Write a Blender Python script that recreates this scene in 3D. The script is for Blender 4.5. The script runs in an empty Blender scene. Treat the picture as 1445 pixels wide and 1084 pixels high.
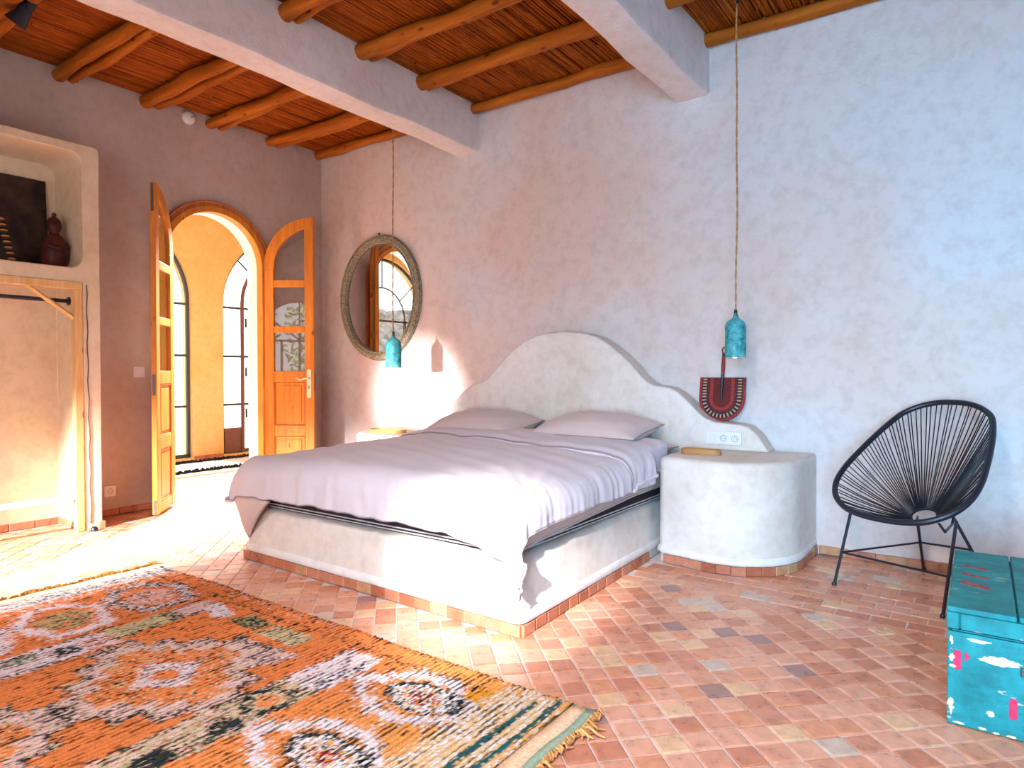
import bpy, bmesh, math, random
import numpy as np
from mathutils import Vector, Matrix
PI = math.pi
R = math.radians
random.seed(7)
rng = np.random.default_rng(7)
C = bpy.context.scene.collection
S = bpy.context.scene

# ------------------------------------------------------------------ camera
cam_d = bpy.data.cameras.new('camera')
cam_d.sensor_width = 36.0
cam_d.lens = 36.0 * 932.0 / 1445.0
cam_d.clip_start = 0.05
cam = bpy.data.objects.new('camera', cam_d)
cam.location = (0, 0, 1.1)
cam.rotation_euler = (R(90) - math.atan(17 / 932.0), 0, R(35.4))
C.objects.link(cam)
S.camera = cam

# ------------------------------------------------------------------ exposure, world, lights
S.view_settings.view_transform = 'Standard'
S.view_settings.look = 'None'
S.view_settings.exposure = 0.0
S.view_settings.gamma = 1.0
S.view_settings.use_curve_mapping = False

W = bpy.data.worlds.new('sky')
S.world = W
W.use_nodes = True
bg = W.node_tree.nodes['Background']
bg.inputs[0].default_value = (0.86, 0.93, 1.0, 1)
bg.inputs[1].default_value = 3.0


def aim(o, target):
    d = Vector(target) - Vector(o.location)
    o.rotation_euler = d.to_track_quat('-Z', 'Y').to_euler()


def area(name, loc, target, sx, sy, power, color, spread=180):
    l = bpy.data.lights.new(name, 'AREA')
    l.shape = 'RECTANGLE'
    l.size, l.size_y = sx, sy
    l.energy = power
    l.color = color
    l.spread = R(spread)
    o = bpy.data.objects.new(name, l)
    o.location = loc
    C.objects.link(o)
    aim(o, target)
    return o


def spot(name, loc, target, power, color, angle, blend, size):
    l = bpy.data.lights.new(name, 'SPOT')
    l.energy = power
    l.color = color
    l.spot_size = R(angle)
    l.spot_blend = blend
    l.shadow_soft_size = size
    o = bpy.data.objects.new(name, l)
    o.location = loc
    C.objects.link(o)
    aim(o, target)
    return o


sun_d = bpy.data.lights.new('sun', 'SUN')
sun_d.energy = 9.0
sun_d.angle = R(1.0)
sun_d.color = (1.0, 0.94, 0.84)
sun = bpy.data.objects.new('sun', sun_d)
C.objects.link(sun)
sun.rotation_euler = Vector((0.80, 0.22, -0.62)).to_track_quat('-Z', 'Y').to_euler()

# daylight through the three arched openings behind the camera
area('daylight_middle', (-0.6, -2.30, 1.3), (-1.8, 4.0, 0.8), 1.2, 2.2, 48, (0.90, 0.87, 0.94), 140)
area('daylight_east', (0.95, -2.30, 1.2), (0.55, 4.3, 0.8), 1.2, 2.3, 100, (0.20, 0.60, 1.0), 80)
# spots added for bright patches and floor fill, from the hall and behind camera
spot('added_hall_spot', (-6.0, 3.82, 2.85), (-4.40, 2.55, 0.0), 3200, (1.0, 0.96, 0.95), 78, 1.0, 0.12)  # added source hidden above the arch, whitens the floor by the door
spot('added_floor_spot', (-4.1, -1.7, 1.75), (-4.62, 1.95, 0.05), 5400, (1.0, 0.97, 0.98), 30, 1.0, 0.08)  # added, unseen: bright patch on the left floor
spot('added_wall_spot', (-3.0, -2.2, 1.45), (-4.12, 4.33, 0.86), 6500, (1.0, 0.98, 1.0), 11.5, 1.0, 0.06)  # added, unseen: bright patch on the wall below the mirror
spot('added_floor_fill', (-0.7, -0.3, 3.1), (-1.0, 1.5, 0.0), 480, (0.97, 0.96, 1.0), 100, 1.0, 0.25)  # added fill over rug and front floor, no fixture there
spot('added_bed_spot', (-0.7, -1.2, 2.2), (-1.72, 2.1, 0.30), 2300, (1.0, 0.98, 1.0), 17, 1.0, 0.05)  # added, unseen: bright patch at the bed corner


# ------------------------------------------------------------------ materials
class NT:
    def __init__(s, name):
        s.m = bpy.data.materials.new(name)
        s.m.use_nodes = True
        s.t = s.m.node_tree
        s.b = s.t.nodes['Principled BSDF']

    def n(s, typ, **k):
        x = s.t.nodes.new(typ)
        for a, v in k.items():
            if a.startswith('i_'):
                key = a[2:]
                x.inputs[int(key) if key.isdigit() else key.replace('_', ' ')].default_value = v
            else:
                setattr(x, a, v)
        return x

    def l(s, a, b):
        s.t.links.new(a, b)

    def coord(s, scale=(1, 1, 1), kind='Object'):
        tc = s.n('ShaderNodeTexCoord')
        mp = s.n('ShaderNodeMapping')
        mp.inputs['Scale'].default_value = scale
        s.l(tc.outputs[kind], mp.inputs['Vector'])
        return mp.outputs[0]

    def noise(s, vec, scale, detail=4, rough=0.55):
        x = s.n('ShaderNodeTexNoise')
        x.inputs['Scale'].default_value = scale
        x.inputs['Detail'].default_value = detail
        x.inputs['Roughness'].default_value = rough
        s.l(vec, x.inputs['Vector'])
        return x.outputs['Fac']

    def ramp(s, fac, stops, interp='LINEAR'):
        x = s.n('ShaderNodeValToRGB')
        cr = x.color_ramp
        cr.interpolation = interp
        while len(cr.elements) < len(stops):
            cr.elements.new(0.5)
        for e, (p, c) in zip(cr.elements, stops):
            e.position = p
            e.color = (*c, 1) if len(c) == 3 else c
        s.l(fac, x.inputs[0])
        return x.outputs[0]

    def mix(s, fac, a, b, mode='MIX'):
        x = s.n('ShaderNodeMix', data_type='RGBA', blend_type=mode)
        for v, i in ((fac, 0), (a, 6), (b, 7)):
            if isinstance(v, (int, float)):
                x.inputs[i].default_value = v
            elif isinstance(v, tuple):
                x.inputs[i].default_value = (*v, 1)
            else:
                s.l(v, x.inputs[i])
        return x.outputs[2]

    def bump(s, height, strength=0.3, dist=0.01):
        x = s.n('ShaderNodeBump')
        x.inputs['Strength'].default_value = strength
        x.inputs['Distance'].default_value = dist
        s.l(height, x.inputs['Height'])
        s.l(x.outputs[0], s.b.inputs['Normal'])

    def out(s, color, rough=0.6, spec=0.4, metal=0.0):
        if isinstance(color, tuple):
            s.b.inputs['Base Color'].default_value = (*color, 1)
        else:
            s.l(color, s.b.inputs['Base Color'])
        if isinstance(rough, (int, float)):
            s.b.inputs['Roughness'].default_value = rough
        else:
            s.l(rough, s.b.inputs['Roughness'])
        s.b.inputs['Specular IOR Level'].default_value = spec
        s.b.inputs['Metallic'].default_value = metal
        return s.m


def rand_value(t):
    """one number per piece: object random + island random"""
    oi = t.n('ShaderNodeObjectInfo')
    ge = t.n('ShaderNodeNewGeometry')
    ad = t.n('ShaderNodeMath', operation='ADD')
    t.l(oi.outputs['Random'], ad.inputs[0])
    t.l(ge.outputs['Random Per Island'], ad.inputs[1])
    fr = t.n('ShaderNodeMath', operation='FRACT')
    t.l(ad.outputs[0], fr.inputs[0])
    return fr.outputs[0]


def plaster(name, a, b, c, s1=1.2, bumpk=0.22):
    t = NT(name)
    v = t.coord()
    big = t.noise(v, s1, 5, 0.6)
    col = t.ramp(big, [(0.36, a), (0.50, b), (0.60, c)])
    mid = t.noise(v, 14, 6, 0.65)
    dk = t.ramp(mid, [(0.33, (0.80, 0.76, 0.74)), (0.55, (1, 1, 1))])
    col = t.mix(0.55, col, dk, 'MULTIPLY')
    fine = t.noise(v, 60, 5, 0.7)
    ad = t.n('ShaderNodeMath', operation='ADD')
    t.l(mid, ad.inputs[0])
    t.l(fine, ad.inputs[1])
    t.bump(ad.outputs[0], bumpk, 0.012)
    return t.out(col, 0.62, 0.3)


M = {}
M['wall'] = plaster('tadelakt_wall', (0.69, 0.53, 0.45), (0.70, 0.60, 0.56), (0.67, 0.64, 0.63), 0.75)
M['wall_door'] = plaster('tadelakt_wall_shaded', (0.50, 0.40, 0.345), (0.54, 0.44, 0.385), (0.56, 0.47, 0.42))  # same plaster darkened: the door wall's shade is put into its colour
M['beam'] = plaster('plaster_beam', (0.70, 0.62, 0.59), (0.76, 0.69, 0.67), (0.80, 0.74, 0.73))
M['built'] = plaster('tadelakt_built_in', (0.72, 0.62, 0.53), (0.77, 0.69, 0.61), (0.80, 0.73, 0.67), 2.0, 0.12)
M['niche'] = plaster('plaster_wardrobe', (0.72, 0.57, 0.39), (0.76, 0.62, 0.44), (0.79, 0.67, 0.51), 1.8, 0.12)
M['ochre'] = plaster('ochre_plaster', (0.78, 0.47, 0.19), (0.82, 0.53, 0.24), (0.84, 0.58, 0.30), 1.0, 0.12)
M['lip'] = plaster('white_plaster', (0.80, 0.76, 0.72), (0.84, 0.80, 0.77), (0.86, 0.83, 0.80), 3.0, 0.2)


def terracotta(name, grey=True, dark=1.0):
    t = NT(name)
    r = rand_value(t)
    k = dark
    stops = [(0.0, (0.58 * k, 0.22 * k, 0.125 * k)), (0.16, (0.69 * k, 0.31 * k, 0.19 * k)), (0.40, (0.75 * k, 0.37 * k, 0.24 * k)),
             (0.62, (0.71 * k, 0.30 * k, 0.165 * k)), (0.76, (0.77 * k, 0.47 * k, 0.27 * k)), (0.86, (0.63 * k, 0.26 * k, 0.155 * k))]
    if grey:
        stops += [(0.945, (0.38 * k, 0.20 * k, 0.17 * k)), (0.972, (0.62 * k, 0.46 * k, 0.36 * k))]
    else:
        stops = [(p, (c[0] * 0.92, c[1] * 0.74, c[2] * 0.66)) for p, c in stops] + [(0.95, (0.72 * k, 0.44 * k, 0.22 * k))]
    col = t.ramp(r, stops, 'CONSTANT')
    v = t.coord(kind='Object')
    tc = t.n('ShaderNodeNewGeometry')
    n1 = t.noise(tc.outputs['Position'], 22, 5, 0.6)
    col = t.mix(0.7, col, t.ramp(n1, [(0.32, (0.74, 0.70, 0.68)), (0.6, (1.12, 1.12, 1.12))]), 'MULTIPLY')
    n2 = t.noise(tc.outputs['Position'], 90, 4, 0.6)
    t.bump(n2, 0.25, 0.004)
    rr = t.ramp(n1, [(0.3, (0.24, 0.24, 0.24)), (0.7, (0.42, 0.42, 0.42))])
    return t.out(col, rr, 0.5)


M['tile'] = terracotta('terracotta_floor_tile')
M['plinth'] = terracotta('terracotta_skirting_tile', False, 0.78)


def wood(name, c0, c1, c2, axis='Z', scale=9, rough=0.45, knots=True, spec=0.4):
    t = NT(name)
    sc = {'Z': (1, 1, 0.08), 'X': (0.08, 1, 1), 'Y': (1, 0.08, 1)}[axis]
    v = t.coord(sc)
    g = t.noise(v, scale * 3, 6, 0.6)
    col = t.ramp(g, [(0.30, c0), (0.50, c1), (0.70, c2)])
    fine = t.noise(v, scale * 14, 4, 0.6)
    col = t.mix(0.35, col, t.ramp(fine, [(0.35, (0.62, 0.55, 0.50)), (0.6, (1, 1, 1))]), 'MULTIPLY')
    if knots:
        sk = {'Z': (1, 1, 0.42), 'X': (0.42, 1, 1), 'Y': (1, 0.42, 1)}[axis]
        vo = t.n('ShaderNodeTexVoronoi')
        vo.inputs['Scale'].default_value = 9.0
        t.l(t.coord(sk), vo.inputs['Vector'])
        col = t.mix(t.ramp(vo.outputs['Distance'], [(0.06, (0.85, 0.85, 0.85)), (0.13, (0, 0, 0))]), col, (c0[0] * 0.35, c0[1] * 0.25, c0[2] * 0.3))
    t.bump(fine, 0.15, 0.003)
    return t.out(col, rough, spec)


M['pine'] = wood('honey_pine', (0.56, 0.17, 0.012), (0.66, 0.23, 0.018), (0.74, 0.29, 0.030))
M['frame_pine'] = wood('door_frame_pine', (0.42, 0.12, 0.03), (0.52, 0.17, 0.045), (0.60, 0.22, 0.06))
M['raw_pine'] = wood('raw_pine', (0.72, 0.42, 0.14), (0.80, 0.50, 0.20), (0.86, 0.58, 0.28))
M['log'] = wood('eucalyptus_log', (0.27, 0.066, 0.006), (0.40, 0.11, 0.010), (0.52, 0.165, 0.018), 'X', 7, 0.6, True, 0.12)
M['tray'] = wood('tray_wood', (0.40, 0.17, 0.05), (0.52, 0.25, 0.08), (0.60, 0.31, 0.11), 'X', 8, 0.5, False)


def reed_mat():
    t = NT('cane_reed')
    r = rand_value(t)
    col = t.ramp(r, [(0.0, (0.12, 0.020, 0.003)), (0.15, (0.27, 0.055, 0.004)), (0.5, (0.37, 0.085, 0.006)), (0.8, (0.30, 0.066, 0.005)), (1.0, (0.43, 0.115, 0.010))])
    v = t.coord((1, 0.3, 1))
    n = t.noise(v, 30, 4, 0.6)
    col = t.mix(0.7, col, t.ramp(n, [(0.3, (0.55, 0.5, 0.5)), (0.6, (1.1, 1.1, 1.1))]), 'MULTIPLY')
    return t.out(col, 0.6, 0.08)


M['reed'] = reed_mat()


def plain(name, c, rough=0.5, spec=0.4, metal=0.0, var=0.12, scale=25, bump=0.0):
    t = NT(name)
    v = t.coord()
    n = t.noise(v, scale, 4, 0.6)
    lo = tuple(x * (1 - var) for x in c)
    hi = tuple(min(1, x * (1 + var)) for x in c)
    col = t.ramp(n, [(0.35, lo), (0.65, hi)])
    if bump:
        t.bump(n, bump, 0.004)
    return t.out(col, rough, spec, metal)


M['mortar'] = plain('floor_mortar', (0.72, 0.60, 0.55), 0.85, 0.2)
M['white_plastic'] = plain('white_plastic', (0.80, 0.78, 0.80), 0.35, 0.5, 0, 0.03)
M['dark_hole'] = plain('dark_socket', (0.10, 0.09, 0.09), 0.6, 0.3)
M['black_metal'] = plain('black_metal', (0.010, 0.013, 0.024), 0.38, 0.5)
M['black_cord'] = plain('black_cord', (0.010, 0.012, 0.018), 0.42, 0.45)
M['steel'] = plain('dark_steel_frame', (0.05, 0.05, 0.06), 0.5, 0.4)
M['rust_steel'] = plain('brown_steel', (0.16, 0.06, 0.045), 0.5, 0.4)
M['brass'] = plain('pale_brass', (0.80, 0.66, 0.40), 0.28, 0.5, 0.7)
M['lock'] = plain('lock_steel', (0.12, 0.11, 0.10), 0.4, 0.5, 0.6)
M['rope'] = plain('hemp_rope', (0.46, 0.26, 0.12), 0.85, 0.1, 0, 0.35, 120, 0.4)
M['sheet'] = plain('taupe_sheet', (0.62, 0.50, 0.44), 0.85, 0.15, 0, 0.05, 12)
M['mat_dark'] = plain('mattress_ticking', (0.045, 0.035, 0.038), 0.9, 0.1, 0, 0.5, 160)
M['mat_white'] = plain('mattress_piping', (0.62, 0.60, 0.60), 0.8, 0.1)
M['painting'] = plain('dark_painting', (0.035, 0.020, 0.014), 0.6, 0.3, 0, 0.7, 7)
M['figure'] = plain('red_brown_wood_carving', (0.075, 0.012, 0.008), 0.5, 0.3, 0, 0.4, 14)
M['bead_orange'] = plain('orange_beads', (0.62, 0.24, 0.08), 0.5, 0.4)
M['bead_black'] = plain('black_beads', (0.02, 0.02, 0.02), 0.5, 0.4)
M['brick'] = plain('brick_edge', (0.66, 0.26, 0.12), 0.8, 0.2, 0, 0.2, 30)
M['hall_floor'] = plain('hall_floor_stone', (0.85, 0.80, 0.75), 0.6, 0.3, 0, 0.06, 6)
M['wool_white'] = plain('white_wool', (0.82, 0.80, 0.78), 0.95, 0.05, 0, 0.06, 40)
M['wool_black'] = plain('black_wool', (0.02, 0.02, 0.03), 0.95, 0.05)
M['leaf_a'] = plain('shrub_leaf', (0.34, 0.52, 0.10), 0.6, 0.3, 0, 0.5, 6)
M['rock'] = plain('garden_bank', (0.30, 0.26, 0.24), 0.9, 0.1, 0, 0.4, 5, 0.5)
M['stem'] = plain('shrub_stem', (0.20, 0.12, 0.06), 0.8, 0.2)
M['gravel'] = plain('pale_gravel', (0.66, 0.62, 0.55), 0.9, 0.1, 0, 0.2, 30)
M['dark_red'] = plain('dark_red_straw', (0.12, 0.012, 0.012), 0.6, 0.3, 0, 0.5, 140, 0.3)
M['red'] = plain('red_straw', (0.28, 0.028, 0.022), 0.6, 0.3, 0, 0.5, 140, 0.3)
M['black_straw'] = plain('black_straw', (0.018, 0.020, 0.035), 0.6, 0.3, 0, 0.5, 140, 0.3)
M['tan_straw'] = plain('tan_straw', (0.62, 0.28, 0.15), 0.7, 0.2, 0, 0.2, 100)
M['leather'] = plain('red_leather', (0.22, 0.02, 0.015), 0.35, 0.5, 0, 0.2, 40)
M['leather_dark'] = plain('dark_leather', (0.018, 0.015, 0.022), 0.35, 0.5, 0, 0.3, 60)
M['wood_white'] = plain('whitewashed_board', (0.80, 0.76, 0.72), 0.6, 0.3, 0, 0.06, 9)
M['cable_grey'] = plain('dusty_cable', (0.16, 0.13, 0.12), 0.7, 0.2)


def duvet_mat(name, c):
    t = NT(name)
    v = t.coord()
    n = t.noise(v, 5, 5, 0.6)
    col = t.ramp(n, [(0.35, tuple(x * 0.95 for x in c)), (0.65, c)])
    vs = t.coord((1, 0.35, 1))
    cr = t.noise(vs, 26, 5, 0.55)
    t.bump(cr, 0.18, 0.012)
    t.b.inputs['Sheen Weight'].default_value = 0.2
    return t.out(col, 0.85, 0.12)


M['duvet'] = duvet_mat('mauve_cotton', (0.70, 0.63, 0.68))
M['pillow'] = duvet_mat('taupe_cotton', (0.66, 0.52, 0.48))
M['piping'] = plain('dark_piping', (0.36, 0.28, 0.28), 0.8, 0.1)


def patina():
    t = NT('verdigris_copper')
    v = t.coord()
    n = t.noise(v, 26, 7, 0.7)
    col = t.ramp(n, [(0.36, (0.016, 0.06, 0.07)), (0.43, (0.03, 0.24, 0.26)), (0.54, (0.06, 0.36, 0.38)), (0.66, (0.16, 0.50, 0.50))])
    t.bump(n, 0.4, 0.004)
    return t.out(col, 0.6, 0.4)


M['patina'] = patina()


def chest_paint():
    t = NT('worn_teal_paint')
    v = t.coord((1, 1, 0.5))
    n = t.noise(v, 9, 6, 0.65)
    col = t.ramp(n, [(0.3, (0.004, 0.16, 0.17)), (0.5, (0.008, 0.24, 0.25)), (0.7, (0.02, 0.31, 0.32))])
    v2 = t.coord((0.35, 1, 1))
    s = t.noise(v2, 22, 5, 0.7)
    col = t.mix(t.ramp(s, [(0.635, (0, 0, 0)), (0.66, (0.85, 0.85, 0.85))]), col, (0.55, 0.50, 0.38))
    d = t.noise(v2, 45, 4, 0.6)
    col = t.mix(0.5, col, t.ramp(d, [(0.35, (0.55, 0.55, 0.55)), (0.55, (1, 1, 1))]), 'MULTIPLY')
    t.bump(s, 0.3, 0.004)
    return t.out(col, 0.55, 0.35)


M['teal'] = chest_paint()
M['bare_wood'] = plain('chipped_bare_wood', (0.72, 0.56, 0.36), 0.8, 0.1)
M['pink_paint'] = plain('magenta_paint', (0.62, 0.03, 0.10), 0.6, 0.3)
M['red_paint'] = plain('dull_red_paint', (0.30, 0.085, 0.08), 0.7, 0.2, 0, 0.4, 60)


def woven_frame():
    t = NT('woven_fibre_frame')
    v = t.coord()
    n = t.noise(v, 70, 5, 0.7)
    col = t.ramp(n, [(0.35, (0.10, 0.085, 0.05)), (0.5, (0.30, 0.27, 0.18)), (0.66, (0.48, 0.44, 0.33))])
    t.bump(n, 0.6, 0.01)
    return t.out(col, 0.8, 0.2)


M['woven'] = woven_frame()


def glassy(name, refl):
    t = NT(name)
    t.t.nodes.remove(t.b)
    tr = t.n('ShaderNodeBsdfTransparent')
    tr.inputs[0].default_value = (0.97, 0.98, 0.97, 1)
    gl = t.n('ShaderNodeBsdfGlossy')
    gl.inputs['Roughness'].default_value = 0.01
    ge = t.n('ShaderNodeNewGeometry')
    dt = t.n('ShaderNodeVectorMath', operation='DOT_PRODUCT')
    t.l(ge.outputs['Incoming'], dt.inputs[0])
    t.l(ge.outputs['Normal'], dt.inputs[1])

    def math_(op, x, y=None):
        k = t.n('ShaderNodeMath', operation=op)
        for i, v in enumerate((x, y)):
            if v is None:
                continue
            if isinstance(v, (int, float)):
                k.inputs[i].default_value = v
            else:
                t.l(v, k.inputs[i])
        return k.outputs[0]
    f = math_('POWER', math_('SUBTRACT', 1.0, math_('ABSOLUTE', dt.outputs['Value'])), 5.0)
    mu = t.n('ShaderNodeMath', operation='MULTIPLY')
    mu.inputs[1].default_value = refl
    mu.use_clamp = True
    t.l(math_('ADD', math_('MULTIPLY', f, 0.96), 0.04), mu.inputs[0])
    mx = t.n('ShaderNodeMixShader')
    t.l(mu.outputs[0], mx.inputs[0])
    t.l(tr.outputs[0], mx.inputs[1])
    t.l(gl.outputs[0], mx.inputs[2])
    t.l(mx.outputs[0], t.t.nodes['Material Output'].inputs[0])
    return t.m


M['glass'] = glassy('window_glass', 1.0)
M['door_glass'] = glassy('door_glass', 1.8)
_m = NT('mirror_silver')
M['mirror'] = _m.out((0.90, 0.91, 0.90), 0.01, 0.5, 1.0)


def vcol(name, rough, bump=0.0):
    t = NT(name)
    a = t.n('ShaderNodeAttribute', attribute_name='Col')
    g = t.n('ShaderNodeNewGeometry')
    n = t.noise(g.outputs['Position'], 230, 3, 0.6)
    col = t.mix(0.5, a.outputs['Color'], t.ramp(n, [(0.3, (0.55, 0.5, 0.5)), (0.6, (1.1, 1.1, 1.1))]), 'MULTIPLY')
    if bump:
        t.bump(n, bump, 0.006)
    return t.out(col, rough, 0.05)


M['pile'] = vcol('rug_pile', 0.95, 0.8)


# ------------------------------------------------------------------ mesh helpers
class MB:
    def __init__(s):
        s.v = []
        s.f = []

    def add(s, vs, fs, mat=None):
        k = len(s.v)
        s.v += [tuple(mat @ Vector(p)) if mat is not None else tuple(p) for p in vs]
        s.f += [tuple(i + k for i in f) for f in fs]
        return s

    def box(s, x0, x1, y0, y1, z0, z1, mat=None):
        vs = [(x0, y0, z0), (x1, y0, z0), (x1, y1, z0), (x0, y1, z0), (x0, y0, z1), (x1, y0, z1), (x1, y1, z1), (x0, y1, z1)]
        return s.add(vs, [(0, 3, 2, 1), (4, 5, 6, 7), (0, 1, 5, 4), (1, 2, 6, 5), (2, 3, 7, 6), (3, 0, 4, 7)], mat)

    def prism(s, poly, a0, a1, axis='z', mat=None):
        n = len(poly)
        area2 = sum(poly[i][0] * poly[(i + 1) % n][1] - poly[(i + 1) % n][0] * poly[i][1] for i in range(n))
        if area2 < 0:
            poly = poly[::-1]
        mk = {'z': lambda p, a: (p[0], p[1], a), 'x': lambda p, a: (a, p[0], p[1]), 'y': lambda p, a: (p[0], a, p[1])}[axis]
        vs = [mk(p, a0) for p in poly] + [mk(p, a1) for p in poly]
        fs = [tuple(range(n - 1, -1, -1)), tuple(range(n, 2 * n))]
        fs += [(i, (i + 1) % n, n + (i + 1) % n, n + i) for i in range(n)]
        if axis == 'y':
            fs = [f[::-1] for f in fs]
        return s.add(vs, fs, mat)

    def tube(s, path, r, n=8, closed=False, caps=True):
        P = [Vector(p) for p in path]
        m = len(P)
        rr = r if isinstance(r, (list, tuple)) else [r] * m
        prev = None
        vs, fs = [], []
        for i, p in enumerate(P):
            a = P[(i - 1) % m] if (closed or i > 0) else p
            b = P[(i + 1) % m] if (closed or i < m - 1) else p
            t = (b - a).normalized()
            if prev is None:
                up = Vector((0, 0, 1)) if abs(t.z) < 0.9 else Vector((1, 0, 0))
                u = t.cross(up).normalized()
            else:
                u = (prev - t * prev.dot(t)).normalized()
            prev = u
            w = t.cross(u)
            for k in range(n):
                q = 2 * PI * k / n
                vs.append(tuple(p + (u * math.cos(q) + w * math.sin(q)) * rr[i]))
        for i in range(m if closed else m - 1):
            j = (i + 1) % m
            for k in range(n):
                k2 = (k + 1) % n
                fs.append((i * n + k, i * n + k2, j * n + k2, j * n + k))
        if caps and not closed:
            fs.append(tuple(range(n - 1, -1, -1)))
            fs.append(tuple(range((m - 1) * n, m * n)))
        return s.add(vs, fs)

    def lathe(s, prof, n=32, mat=None, cap0=True, cap1=True):
        vs, fs = [], []
        for r, z in prof:
            for k in range(n):
                q = 2 * PI * k / n
                vs.append((r * math.cos(q), r * math.sin(q), z))
        for i in range(len(prof) - 1):
            for k in range(n):
                k2 = (k + 1) % n
                fs.append((i * n + k, i * n + k2, (i + 1) * n + k2, (i + 1) * n + k))
        if cap0:
            fs.append(tuple(range(n - 1, -1, -1)))
        if cap1:
            fs.append(tuple(range((len(prof) - 1) * n, len(prof) * n)))
        return s.add(vs, fs, mat)

    def grid(s, pts, nu, nv):
        """pts: list of nu*nv points, index i*nv+j"""
        fs = [(i * nv + j, (i + 1) * nv + j, (i + 1) * nv + j + 1, i * nv + j + 1) for i in range(nu - 1) for j in range(nv - 1)]
        return s.add(pts, fs)

    def build(s, name, mat, parent=None, smooth=40, bevel=0, segs=2, loc=None):
        me = bpy.data.meshes.new(name)
        me.from_pydata(s.v, [], s.f)
        me.update()
        me.materials.append(mat)
        o = bpy.data.objects.new(name, me)
        C.objects.link(o)
        if parent is not None:
            o.parent = parent
        if loc:
            o.location = loc
        if smooth:
            for p in me.polygons:
                p.use_smooth = True
            me.set_sharp_from_angle(angle=R(smooth))
        if bevel:
            b = o.modifiers.new('edge', 'BEVEL')
            b.width = bevel
            b.segments = segs
            b.limit_method = 'ANGLE'
            b.angle_limit = R(45)
        return o


def thing(name, label, cat, loc=(0, 0, 0), rz=0.0, group=None):
    o = bpy.data.objects.new(name, None)
    C.objects.link(o)
    o.location = loc
    o.rotation_euler = (0, 0, rz)
    return tag(o, label, cat, group)


def tag(o, label, cat, group=None):
    o['label'] = label
    o['category'] = cat
    if group:
        o['group'] = group
    return o


def struct(o):
    o['kind'] = 'structure'
    return o


def stuff(o):
    o['kind'] = 'stuff'
    return o


def share(src, name, parent, loc, rz=0.0, mat=None):
    o = src.copy()
    o.name = name
    o.parent = parent
    o.location = loc
    o.rotation_euler = (0, 0, rz)
    C.objects.link(o)
    return o


def boolean(o, cutters):
    for c in cutters:
        m = o.modifiers.new('cut', 'BOOLEAN')
        m.operation = 'DIFFERENCE'
        m.solver = 'EXACT'
        m.object = c
    bpy.context.view_layer.update()
    dg = bpy.context.evaluated_depsgraph_get()
    me = bpy.data.meshes.new_from_object(o.evaluated_get(dg))
    o.modifiers.clear()
    o.data = me
    for c in cutters:
        bpy.data.objects.remove(c)
    for p in me.polygons:
        p.use_smooth = True
    me.set_sharp_from_angle(angle=R(35))
    return o


def arch_poly(c, half, z0, spring, n=24, r=None):
    """arched outline in (horizontal, z)"""
    r = r or half
    pts = [(c + half, z0)]
    for i in range(n + 1):
        q = PI * i / n
        pts.append((c + half * math.cos(q), spring + r * math.sin(q)))
    pts.append((c - half, z0))
    return pts


def rounded(x0, x1, y0, y1, r, n=6):
    pts = []
    for cx, cy, a in ((x1 - r, y0 + r, -90), (x1 - r, y1 - r, 0), (x0 + r, y1 - r, 90), (x0 + r, y0 + r, 180)):
        for i in range(n + 1):
            q = R(a + 90 * i / n)
            pts.append((cx + r * math.cos(q), cy + r * math.sin(q)))
    return pts


def smooth_noise(x, y, seed=0):
    """cheap smooth pseudo noise, about -1..1"""
    s = seed * 1.7
    return (np.sin(x * 1.0 + 1.3 * np.sin(y * 0.7 + s) + s) * np.cos(y * 1.1 + 0.9 * np.sin(x * 0.8 - s)) + 0.5 * np.sin(x * 2.3 + y * 1.9 + 2.1 * s)) / 1.5


# ================================================================== THE ROOM
YB, XL, XR, YF, ZC = 4.33, -5.43, 2.6, -2.4, 3.285

# floor: mortar bed, tiles below
fl = struct(MB().box(XL - 0.2, XR, YF, YB + 0.1, -0.12, -0.004).build('floor', M['mortar'], smooth=0))

wb = struct(MB().box(XL - 0.21, XR + 0.2, YB, YB + 0.2, -0.1, 3.45).build('wall_back', M['wall'], smooth=0))
wr = struct(MB().box(XR, XR + 0.2, YF, YB, -0.1, 3.45).build('wall_right', M['wall'], smooth=0))

DC, DSP, DH = 3.195, 2.04, 0.455           # door arch: centre, spring height, half width
op = arch_poly(DC, DH, 0.0, DSP, 32)
poly = [(YB, -0.1), (YB, 3.45), (YF, 3.45), (YF, 2.61), (2.03, 2.61), (2.03, -0.1)] + [(DC - DH, -0.1)] + op[::-1] + [(DC + DH, -0.1)]
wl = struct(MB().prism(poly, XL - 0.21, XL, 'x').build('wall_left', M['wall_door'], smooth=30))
rev = []
for i, (y, z) in enumerate(op):
    rev += [(XL - 0.209, DC + (y - DC) * 0.992, z if z <= 0 else DSP + (z - DSP) * 0.992 if z > DSP else z), (XL - 0.001, DC + (y - DC) * 0.992, DSP + (z - DSP) * 0.992 if z > DSP else z)]
rv = MB().grid(rev, len(op), 2).build('door_reveal', M['lip'], wl, smooth=60)
sl = rv.modifiers.new('thick', 'SOLIDIFY')
sl.thickness = 0.006

wf = MB().box(XL - 0.21, XR + 0.2, YF - 0.2, YF, -0.1, 3.45).build('wall_front', M['wall'], smooth=0)
cuts = [MB().prism(arch_poly(cx, hw, 0.0, 1.7, 20), YF - 0.4, YF + 0.2, 'y').build('cut', M['wall']) for cx, hw in ((-3.3, 0.75), (-0.6, 0.7), (0.95, 0.70))]
struct(boolean(wf, cuts))
wl2 = struct(MB().box(XL - 0.21, XL - 0.07, YF, 2.03, -0.1, 2.61).build('wall_left_alcove', M['niche'], smooth=0))

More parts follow.
